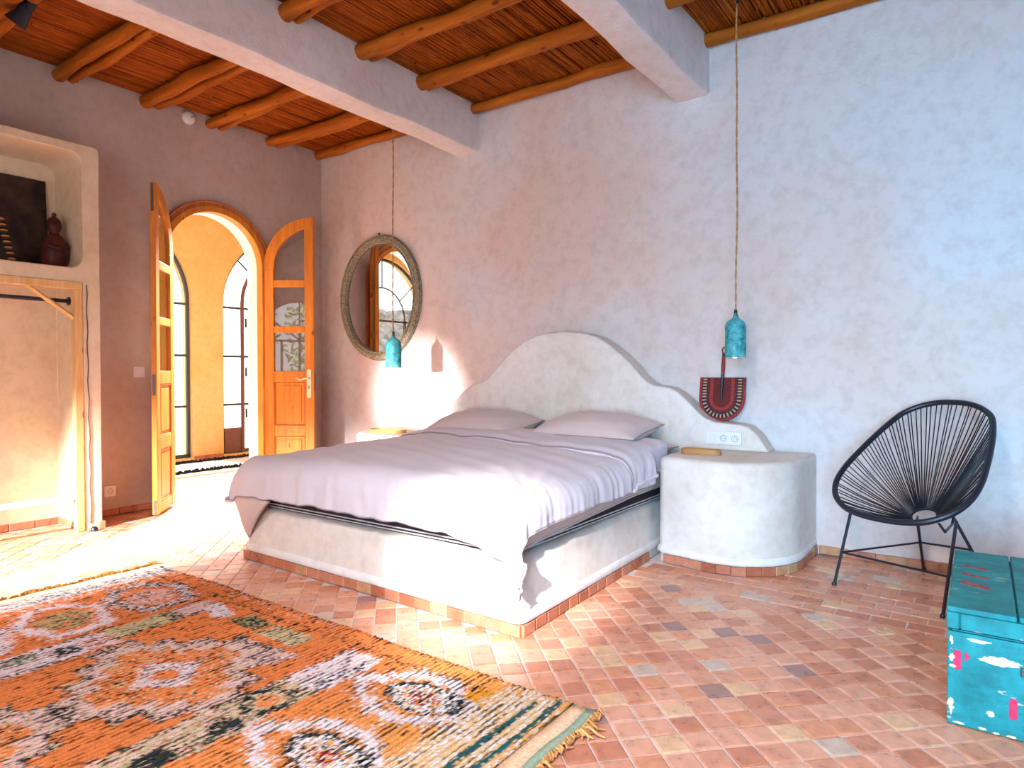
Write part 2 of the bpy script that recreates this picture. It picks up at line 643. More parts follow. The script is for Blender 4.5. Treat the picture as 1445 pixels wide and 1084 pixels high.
for wi, (cx, hw) in enumerate(((-3.3, 0.75), (-0.6, 0.7), (0.95, 0.70))):
    y0, y1 = YF - 0.14, YF - 0.09
    fr = struct(MB().prism(arch_poly(cx, hw + 0.002, 0.0, 1.7, 20) + arch_poly(cx, hw - 0.05, 0.0, 1.7, 20)[::-1], y0, y1, 'y').build('window_%d' % (wi + 4), M['frame_pine'], smooth=30))
    for zz in (0.55, 1.10, 1.68):
        MB().box(cx - hw + 0.03, cx + hw - 0.03, y0, y1, zz - 0.018, zz + 0.018).build('glazing_bar', M['frame_pine'], fr)
    for u in (-0.33, 0.0, 0.33):
        MB().box(cx + u - 0.018, cx + u + 0.018, y0, y1, 0.0, 1.7).build('mullion', M['frame_pine'], fr)
    for q in (35, 90, 145):
        MB().tube([(cx, (y0 + y1) / 2, 1.7), (cx + hw * math.cos(R(q)), (y0 + y1) / 2, 1.7 + hw * math.sin(R(q)))], 0.016, 6).build('fan_bar', M['frame_pine'], fr)
struct(MB().box(-30, 30, -30, YF - 0.2, -0.3, -0.03).build('trim_3', M['gravel'], smooth=0))

# ceiling: boards above, canes, logs, plaster beams
ce = struct(MB().box(XL - 0.21, XR + 0.2, YF - 0.2, YB + 0.2, 3.33, 3.45).build('ceiling', M['log'], smooth=0))
reeds = MB()
x = XL + 0.008
while x < XR - 0.6:
    wdt = random.uniform(0.012, 0.021)
    if not (-3.64 < x < -3.42 or -1.72 < x < -1.50):
        y = -0.6
        while y < YB:
            y1 = min(y + random.uniform(1.2, 2.6), YB + 0.02)
            path = []
            off = random.uniform(-0.004, 0.004)
            for i in range(6):
                q = y + (y1 - y) * i / 5
                path.append((x + wdt / 2 + off + random.uniform(-0.003, 0.003), q, ZC + 0.012 + random.uniform(-0.004, 0.004)))
            reeds.tube(path, [wdt * 0.54] * 6, 6)
            y = y1 + 0.004
    x += wdt + (random.uniform(0.002, 0.006) if random.random() < 0.3 else 0)
stuff(reeds.build('cane_layer', M['reed'], ce, smooth=60))


def log(x0, x1, y, z, r, seed):
    rr = random.Random(seed)
    n = 30
    path, rad = [], []
    bend = rr.uniform(-0.028, 0.028)
    ph, p2, p3 = rr.uniform(0, 6), rr.uniform(0, 6), rr.uniform(0, 6)
    for i in range(n + 1):
        t = i / n
        path.append((x0 + (x1 - x0) * t, y + bend * math.sin(PI * t) + 0.009 * math.sin(8 * t + ph) + 0.004 * math.sin(21 * t + p2), z + 0.007 * math.sin(6 * t + p3) + 0.003 * math.sin(17 * t + ph)))
        rad.append(r * (1 + 0.10 * math.sin(4.3 * t + ph) + 0.05 * math.sin(15 * t + p2) + 0.035 * math.sin(34 * t + p3)))
    mb = MB().tube(path, rad, 12)
    # knots
    for k in range(5):
        i = rr.randrange(1, n)
        p = Vector(path[i])
        q = rr.uniform(-2.4, -0.6)
        d = Vector((0, math.cos(q), math.sin(q)))
        mb.tube([p + d * rad[i] * 0.8, p + d * rad[i] * 1.10], [r * 0.28, r * 0.16], 7)
    o = mb.build('ceiling_log', M['log'], ce, smooth=60)
    return o


k = 0
for y in (0.22, 0.80, 1.40, 2.00, 2.60, 3.15, 3.73):
    log(XL - 0.02, -3.62, y + 0.015, 3.235, 0.047, k)
    log(XL - 0.02, -3.62, y + 0.105, 3.245, 0.036, k + 50)
    k += 1
log(XL - 0.02, -3.62, YB - 0.045, 3.250, 0.040, 91)
for y in (1.25, 1.87, 2.46, 3.05, 3.62):
    log(-3.43, -1.70, y, 3.235, 0.050, k + 100)
    log(-3.43, -1.70, y + 0.085, 3.250, 0.033, k + 150)
    k += 1
log(-3.43, -1.70, YB - 0.07, 3.255, 0.043, 92)
for y in (2.46, 3.05, 3.62):
    log(-1.52, 2.0, y, 3.235, 0.050, k + 200)
    log(-1.52, 2.0, y + 0.085, 3.250, 0.033, k + 250)
    k += 1
log(-1.52, 2.0, YB - 0.06, 3.250, 0.043, 93)


def plaster_beam(x0, x1):
    n = 26
    prof = [(x0, 3.40), (x0, 2.945), (x0 + 0.008, 2.928), (x0 + 0.025, 2.92), (x1 - 0.025, 2.92), (x1 - 0.008, 2.928), (x1, 2.945), (x1, 3.40)]
    pts = []
    for i in range(n + 1):
        y = YF + (YB - YF) * i / n
        for j, (px, pz) in enumerate(prof):
            w = 0.004 * math.sin(i * 1.1 + x0 * 5) + 0.003 * math.sin(i * 2.3 + j)
            pts.append((px + w, y, pz + (w if 0 < j < 7 else 0)))
    return MB().grid(pts, n + 1, len(prof)).build('plaster_beam', M['beam'], ce, smooth=35)


plaster_beam(-3.64, -3.41)
plaster_beam(-1.715, -1.485)

# ------------------------------------------------------------------ baseboards of small terracotta tiles
def chamfer_tile(L, H, T, c=0.004):
    """tile lying in local x (length), z (height), front at -y"""
    mb = MB()
    vs = [(0, 0, 0), (L, 0, 0), (L, 0, H), (0, 0, H), (0, -T + c, 0), (L, -T + c, 0), (L, -T + c, H), (0, -T + c, H),
          (c, -T, c), (L - c, -T, c), (L - c, -T, H - c), (c, -T, H - c)]
    fs = [(0, 1, 2, 3), (0, 4, 5, 1), (1, 5, 6, 2), (2, 6, 7, 3), (3, 7, 4, 0), (4, 8, 9, 5), (5, 9, 10, 6), (6, 10, 11, 7), (7, 11, 8, 4), (8, 11, 10, 9)]
    return mb.add(vs, fs)


_tile_cache = {}


def skirting(parent, pts, L, H=0.05, T=0.013, gap=0.004, z=0.0, name='skirting_tile'):
    """tiles along a polyline; the tiles' face looks to the right of the walking direction"""
    seg = 0
    P = [Vector((*p, 0)) for p in pts]
    lens = [(P[i + 1] - P[i]).length for i in range(len(P) - 1)]
    tot = sum(lens)
    n = max(1, round(tot / L))
    step = tot / n

    def at(d):
        for i, l in enumerate(lens):
            if d <= l + 1e-6:
                return P[i].lerp(P[i + 1], min(1, d / l))
            d -= l
        return P[-1]
    for i in range(n):
        a, b = at(i * step + gap / 2), at((i + 1) * step - gap / 2)
        d = b - a
        key = (round(d.length, 2), round(H, 3))
        if key not in _tile_cache:
            o = chamfer_tile(key[0] - 0.0, H, T).build(name, M['plinth'], None, smooth=0)
            _tile_cache[key] = o.data
            C.objects.unlink(o)
            bpy.data.objects.remove(o)
        o = bpy.data.objects.new(name, _tile_cache[key])
        C.objects.link(o)
        o.parent = parent
        o.location = (a.x, a.y, z + random.uniform(-0.002, 0.002))
        o.rotation_euler = (0, 0, math.atan2(d.y, d.x))


bbk = struct(MB().box(-0.79, XR, YB - 0.006, YB, 0, 0.052).build('baseboard_back', M['mortar'], smooth=0))
skirting(bbk, [(-0.79, YB - 0.006), (1.2, YB - 0.006)], 0.155)
bbl = struct(MB().box(XL, XL + 0.006, 2.12, DC - DH - 0.09, 0, 0.052).build('baseboard_left', M['mortar'], smooth=0))
MBX = MB().box(XL, XL + 0.006, DC + DH + 0.09, YB, 0, 0.052).build('skirting_bed', M['mortar'], bbl, smooth=0)
skirting(bbl, [(XL + 0.006, 2.12), (XL + 0.006, DC - DH - 0.09)], 0.13)
skirting(bbl, [(XL + 0.006, DC + DH + 0.09), (XL + 0.006, YB)], 0.13)
bbc = struct(MB().box(XL + 0.0, -4.27, YB - 0.006, YB, 0, 0.052).build('baseboard_corner', M['mortar'], smooth=0))
skirting(bbc, [(XL, YB - 0.006), (-4.27, YB - 0.006)], 0.155)

# ------------------------------------------------------------------ floor tiles
camR = np.array(cam.rotation_euler.to_matrix())


def project(p):
    q = (np.array(p) - np.array((0, 0, 1.1))) @ camR
    z = -q[2]
    return 722.5 + 932 * q[0] / z, 542 - 932 * q[1] / z, z


def in_built(x, y, m=0.0):
    if -3.56 - m < x < -1.53 + m and 2.22 - m < y:
        return True
    if y > 3.56 - m and (x < -3.5 and x > -4.28 - m):
        return True
    if x > -1.6 and x < -0.8 + m and y > 3.95:
        return True
    if math.hypot(x + 1.19, y - 3.95) < 0.385 + m or (-1.6 < x < -1.19 and y > 3.57 - m):
        return True
    if x < -5.06 + m and y < 2.11 + m:
        return not (x > -5.6 and y < 1.99)
    return False


E1 = 0.0672
tiles = []
half = 0.0455
for i in range(-70, 70):
    for j in range(-70, 70):
        tx = -0.738 + E1 * (i - j)
        ty = 1.918 + E1 * (i + j) + 0.0672
        if ty < -0.1 or ty > YB - 0.02 or tx < XL + 0.02 or tx > 1.3 or in_built(tx, ty, -0.03):
            continue
        if ty > 3.215 and tx > -1.56:
            continue
        px, py, pz = project((tx, ty, 0))
        if pz < 0.4 or px < -260 or px > 1700 or py > 1320:
            continue
        tiles.append((tx, ty, R(45), 0, px, py, pz))
row = 0
y = 3.222
while y < YB - 0.02:
    x = -1.53 + (0.07 if row % 2 else 0)
    while x < 1.2:
        if not in_built(x, y, -0.03):
            px, py, pz = project((x, y, 0))
            tiles.append((x, y, 0, 1, px, py, pz))
        x += 0.142
    y += 0.0965
    row += 1


def tile_verts(hx, hy, top, c=0.006):
    a = [(-hx, -hy), (hx, -hy), (hx, hy), (-hx, hy)]
    b = [(-hx + c, -hy + c), (hx - c, -hy + c), (hx - c, hy - c), (-hx + c, hy - c)]
    vs = [(p[0], p[1], -0.006) for p in a] + [(p[0], p[1], top - 0.0025) for p in a] + [(p[0], p[1], top) for p in b]
    fs = [(0, 1, 5, 4), (1, 2, 6, 5), (2, 3, 7, 6), (3, 0, 4, 7), (4, 5, 9, 8), (5, 6, 10, 9), (6, 7, 11, 10), (7, 4, 8, 11), (8, 9, 10, 11)]
    return vs, fs


def hidden(t):
    x, y = t[0], t[1]
    if -3.87 < x < -0.97 and y < 1.9:
        return True
    if x > -0.09 and 2.44 < y < 3.26:
        return True
    return not (-10 < t[4] < 1455 and t[5] < 1094)


ranked = sorted((t for t in tiles if not hidden(t)), key=lambda t: t[6])
single = set(id(t) for t in ranked[:300])
kinds = []
for hx, hy in ((half, half), (0.069, 0.0455)):
    ks = []
    for v in range(3):
        vs, fs = tile_verts(hx - random.uniform(0, 0.0012), hy - random.uniform(0, 0.0012), 0.0)
        vs = [(a + random.uniform(-0.0012, 0.0012), b + random.uniform(-0.0012, 0.0012), c) for a, b, c in vs]
        o = MB().add(vs, fs).build('floor_tile', M['tile'], None, smooth=0)
        ks.append(o.data)
        C.objects.unlink(o)
        bpy.data.objects.remove(o)
    kinds.append(ks)
rest = MB()
for t in tiles:
    x, y, a, kd = t[:4]
    dz = random.uniform(-0.0012, 0.0012)
    a2 = a + random.uniform(-0.012, 0.012)
    if id(t) in single:
        o = bpy.data.objects.new('floor_tile', random.choice(kinds[kd]))
        C.objects.link(o)
        o.parent = fl
        o.location = (x, y, dz)
        o.rotation_euler = (random.uniform(-0.006, 0.006), random.uniform(-0.006, 0.006), a2)
    else:
        vs, fs = tile_verts(*((half, half), (0.069, 0.0455))[kd], 0.0)
        mt = Matrix.Translation((x, y, dz)) @ Matrix.Rotation(a2, 4, 'Z') @ Matrix.Rotation(random.uniform(-0.006, 0.006), 4, 'X')
        rest.add(vs, fs, mt)
stuff(rest.build('floor_tiling', M['tile'], fl, smooth=0))

# ================================================================== DOOR, HALL
ring = arch_poly(DC, DH + 0.075, 0.0, DSP, 32)
inner = arch_poly(DC, DH + 0.005, 0.0, DSP, 32)
d1 = struct(MB().prism(ring + inner[::-1], XL - 0.03, XL + 0.022, 'x').build('door_1', M['frame_pine'], smooth=35))
ring2 = arch_poly(DC, DH + 0.03, 0.0, DSP, 32)
inner2 = arch_poly(DC, DH - 0.018, 0.0, DSP, 32)
MB().prism(ring2 + inner2[::-1], XL - 0.05, XL + 0.034, 'x').build('door_stop', M['pine'], d1, smooth=35)
MB().tube([(XL + 0.024, p[0], p[1]) for p in arch_poly(DC, DH + 0.07, 0.0, DSP, 32)], 0.009, 6).build('bead_moulding', M['frame_pine'], d1, smooth=60)


def door_leaf(label, loc, rz, face, handle):
    t = thing('door_leaf', label, 'door', loc, rz, None)
    Wd, T = 0.47, 0.02
    cz, r0, r1 = 2.04, 0.462, 0.365
    # stiles
    MB().box(0.0, 0.1, -T, T, 0.0, 2.02).build('stile', M['pine'], t, bevel=0.004)
    zt = cz + math.sqrt(r0 ** 2 - (0.47 - 0.386) ** 2)
    MB().prism([(0.386, 0), (Wd, 0), (Wd, cz + r0), (0.43, cz + math.sqrt(r0 ** 2 - 0.04 ** 2)), (0.386, zt)], -T, T, 'y').build('stile', M['pine'], t, bevel=0.004)
    # arched top rail
    out_, in_ = [], []
    n = 18
    a0, a1 = PI - 0.05, math.acos((0.386 - 0.47) / r0)
    for i in range(n + 1):
        q = PI + (a1 - PI) * i / n
        out_.append((0.47 + r0 * math.cos(q) + (0.008 if i == 0 else 0), cz + r0 * math.sin(q)))
    a1 = math.acos((0.386 - 0.47) / r1)
    for i in range(n + 1):
        q = PI + (a1 - PI) * i / n
        in_.append((0.47 + r1 * math.cos(q), cz + r1 * math.sin(q)))
    MB().prism([(0.0, 2.02)] + out_[1:] + in_[::-1] + [(0.1, 2.02)], -T, T, 'y').build('arched_rail', M['pine'], t, bevel=0.003)
    for z0, z1 in ((1.86, 1.925), (1.44, 1.50), (0.985, 1.085), (0.485, 0.585), (0.0, 0.085)):
        MB().box(0.1, 0.386, -T + 0.001, T - 0.001, z0, z1).build('rail', M['pine'], t, bevel=0.004)
    for z0, z1 in ((0.085, 0.485), (0.585, 0.985)):
        mb = MB().box(0.1, 0.386, -0.008, 0.008, z0, z1)
        for sy in (-1, 1):
            i = 0.035
            mb.box(0.1 + i, 0.386 - i, min(sy * 0.008, sy * 0.014), max(sy * 0.008, sy * 0.014), z0 + i, z1 - i)
        mb.build('panel', M['pine'], t, bevel=0.005)
        for sy in (-1, 1):
            a, b, c_, d = 0.106, 0.38, z0 + 0.006, z1 - 0.006
            MB().tube([(a, sy * 0.012, c_), (b, sy * 0.012, c_), (b, sy * 0.012, d), (a, sy * 0.012, d)], 0.006, 6, True).build('panel_moulding', M['frame_pine'], t)
    for z0, z1 in ((1.085, 1.44), (1.50, 1.86)):
        MB().box(0.1, 0.386, -0.002, 0.002, z0, z1).build('pane', M['door_glass'], t, smooth=0)
    MB().prism([(0.1, 1.925), (0.386, 1.925)] + in_[::-1], -0.002, 0.002, 'y').build('pane', M['door_glass'], t, smooth=0)
    # lock hardware on the free edge
    mb = MB().box(Wd, Wd + 0.003, -0.011, 0.011, 0.90, 1.06)
    mb.build('lock_plate', M['lock'], t)
    if not handle:
        MB().box(Wd, Wd + 0.004, -0.010, 0.010, 2.28, 2.49).build('flush_bolt', M['lock'], t)
        MB().box(Wd, Wd + 0.004, -0.010, 0.010, 0.0, 0.11).build('flush_bolt', M['lock'], t)
    for z in (0.25, 1.15, 1.9):
        MB().lathe([(0.008, z - 0.05), (0.008, z + 0.05)], 10, Matrix.Translation((-0.006, -face * 0.018, 0))).build('hinge', M['lock'], t)
    if handle:
        y0 = face * T
        bp = MB().prism(rounded(0.404, 0.446, 0.835, 1.105, 0.02, 6), min(y0, y0 + face * 0.006), max(y0, y0 + face * 0.006), 'y').build('handle_plate', M['brass'], t, bevel=0.002)
        MB().tube([(0.425, y0, 1.02), (0.425, y0 + face * 0.05, 1.02), (0.40, y0 + face * 0.055, 1.02), (0.36, y0 + face * 0.05, 1.008), (0.315, y0 + face * 0.045, 1.028)], [0.009, 0.009, 0.009, 0.008, 0.006], 8).build('lever', M['brass'], bp)
        MB().box(0.421, 0.429, min(y0 + face * 0.005, y0 + face * 0.008), max(y0 + face * 0.005, y0 + face * 0.008), 0.92, 0.95).build('keyhole', M['dark_hole'], bp)
    return t


lf1 = door_leaf('half-glazed arched pine door leaf nearest the plaster wardrobe, lock plates on its edge', (-5.41, 2.80, 0.022), math.atan2(-0.30, 0.33), 1, False)
lf2 = door_leaf('half-glazed arched pine door leaf with brass lever handle, behind the bed', (-5.42, 3.66, 0.022), math.atan2(0.27, 0.39), -1, True)

# hall
XH = -8.0
hf = struct(MB().box(XH - 0.3, XL - 0.2, -3.0, 7.2, -0.12, 0.0).build('floor_hall', M['hall_floor'], smooth=0))
hw = MB().box(XH - 0.22, XH, -3.0, 7.2, -0.1, 3.5).build('wall_hall', M['ochre'], smooth=0)
HW = [(-1.42, 1.0), (0.98, 1.0), (3.39, 1.0), (5.79, 0.985)]
cuts = [MB().prism(arch_poly(c, h, 0.03, 1.97, 28), XH - 0.5, XH + 0.3, 'x').build('cut', M['ochre']) for c, h in HW]
struct(boolean(hw, cuts))
struct(MB().box(XH - 0.22, XL - 0.21, 7.2, 7.4, -0.1, 3.5).build('wall_hall_end', M['ochre'], smooth=0))
struct(MB().box(XH - 0.22, XL - 0.21, -3.2, -3.0, -0.1, 3.5).build('wall_hall_far_end', M['ochre'], smooth=0))
struct(MB().box(XH - 0.22, XL - 0.2, -3.2, 7.4, 3.46, 3.6).build('ceiling_hall', M['ochre'], smooth=0))
MB().box(XL - 0.222, XL - 0.211, -3.0, DC - DH - 0.02, 0, 3.46).build('hall_render', M['ochre'], wl, smooth=0)
MB().box(XL - 0.222, XL - 0.211, DC + DH + 0.02, 7.2, 0, 3.46).build('hall_render', M['ochre'], wl, smooth=0)
for a, b in ((4.40, 4.79), (1.99, 2.38), (-0.41, -0.03)):
    tr = struct(MB().box(XH, XH + 0.012, a, b, 0, 0.055).build('trim_1', M['mortar'], smooth=0))
    skirting(tr, [(XH + 0.012, a), (XH + 0.012, b)], 0.13)

for wi, (c, h) in enumerate(HW):
    nm = 'window_%d' % (wi + 1) if wi != 3 else 'door_2'
    X0, X1 = XH - 0.09, XH - 0.05
    rg = arch_poly(c, h + 0.002, 0.03, 1.97, 28)
    inn = arch_poly(c, h - 0.035, 0.03, 1.97, 28)
    fr = struct(MB().prism(rg + inn[::-1], X0, X1, 'x').build(nm, M['steel'] if wi != 3 else M['steel'], smooth=30))
    ri = 0.52
    xm = (X0 + X1) / 2
    MB().tube([(xm, c + ri * math.cos(PI * i / 20), 1.97 + ri * math.sin(PI * i / 20)) for i in range(21)], 0.013, 6).build('fan_bar', M['steel'], fr)
    for q in (40, 90, 140):
        MB().tube([(xm, c + (ri if q != 90 else ri) * math.cos(R(q)), 1.97 + ri * math.sin(R(q))), (xm, c + h * math.cos(R(q)), 1.97 + h * math.sin(R(q)))], 0.011, 6).build('glazing_bar', M['steel'], fr)
    for z in (1.945, 1.305, 0.67):
        MB().box(X0 + 0.005, X1 - 0.005, c - h + 0.02, c + h - 0.02, z - 0.014, z + 0.014).build('glazing_bar', M['steel'], fr)
    MB().box(X0, X1, c - h + 0.02, c + h - 0.02, 0.03, 0.075).build('bottom_rail', M['steel'], fr)
    for u in (-ri, ri):
        MB().box(X0, X1, c + u - 0.014, c + u + 0.014, 0.05, 1.97).build('mullion', M['steel'], fr)
    if wi != 3:
        MB().prism(arch_poly(c, h - 0.02, 0.06, 1.97, 28), xm - 0.002, xm + 0.002, 'x').build('pane', M['glass'], fr, smooth=0)
    else:
        MB().prism(arch_poly(c, h - 0.02, 0.34, 1.97, 28), xm - 0.002, xm + 0.002, 'x').build('pane', M['glass'], fr, smooth=0)
        a, b = c - h + 0.03, c - 0.68
        MB().box(XH - 0.045, XH - 0.02, a, b, 0.04, 0.335).build('kick_panel', M['rust_steel'], fr, bevel=0.004)
        MB().box(XH - 0.05, XH - 0.015, a - 0.01, b, 0.325, 0.365).build('kick_rail', M['rust_steel'], fr)
        MB().tube([(XH - 0.02, c - 0.70, 0.04), (XH - 0.02, c - 0.70, 1.93)] + [(XH - 0.02, c - 0.70 * math.cos(PI / 2 * i / 10), 2.0 + 0.70 * math.sin(PI / 2 * i / 10)) for i in range(11)], 0.024, 8).build('leaf_stile', M['rust_steel'], fr)
        for z in (0.55, 1.1, 1.75):
            MB().lathe([(0.014, z - 0.06), (0.014, z + 0.06)], 8, Matrix.Translation((XH + 0.01, c - 0.665, 0))).build('hinge', M['steel'], fr)

# hall rug: white wool with two ragged black stripes
hr = thing('hall_rug', 'white wool runner with two ragged black stripes on the hall floor beyond the door', 'rug', (-7.15, 4.2, 0.0))
MB().box(-0.62, 0.42, -1.6, 1.4, 0.001, 0.016).build('wool_field', M['wool_white'], hr, bevel=0.004)
for sx in (-0.52, 0.22):
    mb = MB()
    for i in range(150):
        yy = -1.58 + i * 0.0197
        xx = sx + 0.012 * math.sin(i * 1.3) + random.uniform(-0.022, 0.022)
        mb.tube([(xx, yy, 0.012), (xx + random.uniform(-0.03, 0.03), yy + 0.012, 0.036), (xx + random.uniform(-0.05, 0.05), yy + 0.03, 0.020)], [0.017, 0.016, 0.009], 5)
    stuff(mb.build('black_stripe', M['wool_black'], hr, smooth=60))

# outside the hall
struct(MB().box(-30, XH - 0.22, -25, 25, -0.3, -0.03).build('trim_2', M['gravel'], smooth=0))
bank = []
nb = 40
for i in range(nb):
    for j in range(12):
        yy = -9 + i * 0.29
        tt = j / 11
        bank.append((-11.6 - 3.2 * tt + 0.25 * math.sin(i * 1.7 + j) + random.uniform(-0.1, 0.1), yy, -0.1 + 3.1 * tt + random.uniform(-0.1, 0.1)))
tag(MB().grid(bank, nb, 12).build('rock_bank', M['rock'], smooth=0), 'brown stony garden bank seen in the round mirror through the hall window', 'bank')


def shrub(x, y, h, r, label, n=420):
    t = thing('shrub', label, 'shrub', (x, y, -0.03), 0, 'garden shrubs outside the hall')
    mb = MB()
    for i in range(n):
        d = Vector((random.gauss(0, 1), random.gauss(0, 1), random.gauss(0, 1))).normalized() * (random.random() ** 0.4)
        p = Vector((d.x * r, d.y * r, h * 0.58 + d.z * h * 0.42))
        a = Vector((random.gauss(0, 1), random.gauss(0, 1), random.gauss(0, 1))).normalized()
        b = a.orthogonal().normalized()
        s1, s2 = random.uniform(0.07, 0.13), random.uniform(0.025, 0.05)
        mb.add([p - a * s1, p + b * s2, p + a * s1, p - b * s2], [(0, 1, 2, 3)])
    stuff(mb.build('foliage', M['leaf_a'], t, smooth=0))
    for i in range(4):
        q = i * 1.6
        MB().tube([(0.05 * math.cos(q), 0.05 * math.sin(q), 0), (0.25 * r * math.cos(q), 0.25 * r * math.sin(q), h * 0.4), (0.5 * r * math.cos(q + 0.4), 0.5 * r * math.sin(q + 0.4), h * 0.7)], [0.03, 0.02, 0.008], 6).build('stem', M['stem'], t)


shrub(-10.9, -0.75, 3.9, 0.65, 'tall green shrub in the garden, beyond the hall window reflected in the mirror', 700)
shrub(-11.1, 1.35, 1.5, 0.6, 'low green shrub in the garden, beside the tall one in the reflection')

shrub(-3.9, -5.6, 3.2, 1.0, 'broad green shrub outside the arched window behind the camera, reflected in the door glass', 900)
shrub(-1.5, -6.8, 3.6, 1.0, 'second green shrub behind the camera, seen only in the reflection of the door glass', 700)

# ================================================================== WARDROBE
wd = thing('wardrobe', 'built-in pinkish plaster wardrobe with open niche above a pine-framed hanging bay', 'wardrobe', (-5.04, 2.11, 0))
X0 = -5.04
wbm = MB().prism(rounded(-1.2, 2.11, -0.05, 2.66, 0.03, 4), XL - 0.06, X0, 'x').build('plaster_body', M['niche'], wd)
wbm.location = (5.04, -2.11, 0)
# niche cutter: bigger in front than at the back
A_ = rounded(-0.9, 2.005, 1.808, 2.600, 0.085, 6)
B_ = rounded(-0.9, 1.985, 1.83, 2.575, 0.075, 6)
n = len(A_)
vs = [(X0 + 0.05, a, b) for a, b in A_] + [(-5.455, a, b) for a, b in B_]
cm = MB().add(vs, [tuple(range(n)), tuple(range(2 * n - 1, n - 1, -1))] + [((i + 1) % n, i, n + i, n + (i + 1) % n) for i in range(n)])
c1 = cm.build('cut', M['niche'])
bmx = bmesh.new(); bmx.from_mesh(c1.data); bmesh.ops.recalc_face_normals(bmx, faces=bmx.faces); bmx.to_mesh(c1.data); bmx.free()
c2 = MB().box(-5.47, X0 + 0.1, -0.9, 2.0, -0.2, 1.712).build('cut', M['niche'])
# the body is moved by its parent, so put the cutters in world space before cutting
bpy.context.view_layer.update()
boolean(wbm, [c1, c2])
bv = wbm.modifiers.new('soft', 'BEVEL')
bv.width = 0.014
bv.segments = 3
bv.limit_method = 'ANGLE'
bv.angle_limit = R(50)


def wpart(mb, name, mat, **k):
    o = mb.build(name, mat, wd, **k)
    o.location = (5.04, -2.11, 0)
    return o


wpart(MB().box(-5.09, -5.035, -0.9, 1.995, 1.662, 1.714), 'lintel', M['raw_pine'], bevel=0.004)
wpart(MB().box(-5.09, -5.035, 1.945, 1.997, 0.0, 1.662), 'post', M['raw_pine'], bevel=0.004)
wpart(MB().tube([(-5.06, 1.68, 1.668), (-5.06, 1.95, 1.47)], 0.016, 4), 'brace', M['raw_pine'])
wpart(MB().tube([(-5.26, -0.9, 1.60), (-5.26, 1.985, 1.60)], 0.014, 10), 'hanging_rail', M['black_metal'])
wpart(MB().lathe([(0.03, -0.01), (0.03, 0.0)], 14, Matrix.Translation((-5.26, 1.99, 1.60)) @ Matrix.Rotation(R(90), 4, 'X')), 'rail_flange', M['black_metal'])
wpart(MB().box(-5.075, -5.045, -0.9, 1.945, 0.222, 0.256), 'shoe_bar', M['wood_white'], bevel=0.003)
cab = []
for i in range(26):
    z = 1.70 - i * 0.066
    cab.append((X0 + 0.003, 2.022 + 0.004 * math.sin(i * 1.7) + 0.012 * (1 - z / 1.7), z))
wpart(MB().tube(cab, 0.0035, 5), 'cable', M['cable_grey'])


class _P:
    pass


wskirt = wpart(MB().box(-5.468, -5.462, -0.9, 2.0, 0, 0.05), 'skirting_bed', M['mortar'], smooth=0)
skirting(wskirt, [(-5.462, 0.6), (-5.462, 1.995)], 0.155)
wsk2 = wpart(MB().box(-5.46, -5.12, 1.995, 2.0, 0, 0.05), 'skirting_bed', M['mortar'], smooth=0)
skirting(wsk2, [(-5.462, 1.995), (-5.12, 1.995)], 0.16)
wsk3 = wpart(MB().box(X0 - 0.06, X0 + 0.012, 2.085, 2.125, 0, 0.052), 'corner_tile', M['plinth'], bevel=0.004)

ds = thing('door_stop', 'small dark rubber stop on the floor at the foot of the wardrobe pillar', 'stop', (-4.99, 2.035, 0.0))
MB().lathe([(0.022, 0.0), (0.024, 0.006), (0.020, 0.022), (0.012, 0.030), (0.002, 0.032)], 16).build('rubber_dome', M['black_metal'], ds)
MB().lathe([(0.030, 0.0), (0.030, 0.004), (0.024, 0.006)], 16).build('base_ring', M['lock'], ds)

# things in the niche
pt = thing('painting', 'dark brown board painting leaning at the back of the wardrobe niche', 'painting', (-5.40, 1.55, 1.832), 0)
MB().box(-0.012, 0.012, -0.60, 0.375, 0.0, 0.62, Matrix.Rotation(R(-4), 4, 'Y')).build('board', M['painting'], pt, bevel=0.004)
MB().box(0.012, 0.016, -0.58, 0.355, 0.02, 0.60, Matrix.Rotation(R(-4), 4, 'Y')).build('canvas', M['painting'], pt)

fg = thing('figurine', 'red-brown carved wooden bust with a small topknot, in front of the dark painting', 'figurine', (-5.24, 1.905, 1.818), 0)
MB().lathe([(0.062, 0.0), (0.078, 0.02), (0.082, 0.10), (0.074, 0.17), (0.052, 0.215), (0.03, 0.235)], 20).build('body', M['figure'], fg, smooth=60)
MB().lathe([(0.024, 0.225), (0.030, 0.245), (0.044, 0.275), (0.046, 0.305), (0.036, 0.335), (0.018, 0.350), (0.012, 0.36), (0.016, 0.372), (0.002, 0.385)], 18).build('head', M['figure'], fg, smooth=60)
MB().tube([(0.055, -0.06, 0.15), (0.075, 0.0, 0.125), (0.055, 0.06, 0.15)], [0.018, 0.022, 0.018], 8).build('arms', M['figure'], fg)
MB().lathe([(0.006, -0.012), (0.010, 0.0), (0.004, 0.012)], 8, Matrix.Translation((0.045, 0, 0.292)) @ Matrix.Rotation(R(90), 4, 'Y')).build('nose', M['figure'], fg)

bd = thing('beaded_stick', 'orange and black beaded stick leaning against the dark painting', 'ornament', (-5.22, 1.655, 1.815), 0)
for i in range(16):
    z = 0.012 + i * 0.0185
    MB().lathe([(0.012, -0.009), (0.023, -0.004), (0.023, 0.004), (0.012, 0.009)], 10, Matrix.Translation((-0.03 * i / 15, -0.055 * i / 15, z))).build('bead', M['bead_orange'] if i % 2 else M['bead_black'], bd)
bd2 = MB().tube([(0, 0, 0.0), (-0.03, -0.055, 0.30)], 0.009, 6).build('stick', M['bead_black'], bd)

# ================================================================== BED PLATFORM, HEADBOARD, BEDSIDES
bp = thing('bed_platform', 'low built-in cream plaster bed base with a terracotta tile plinth', 'bed base', (-2.55, 3.1, 0))


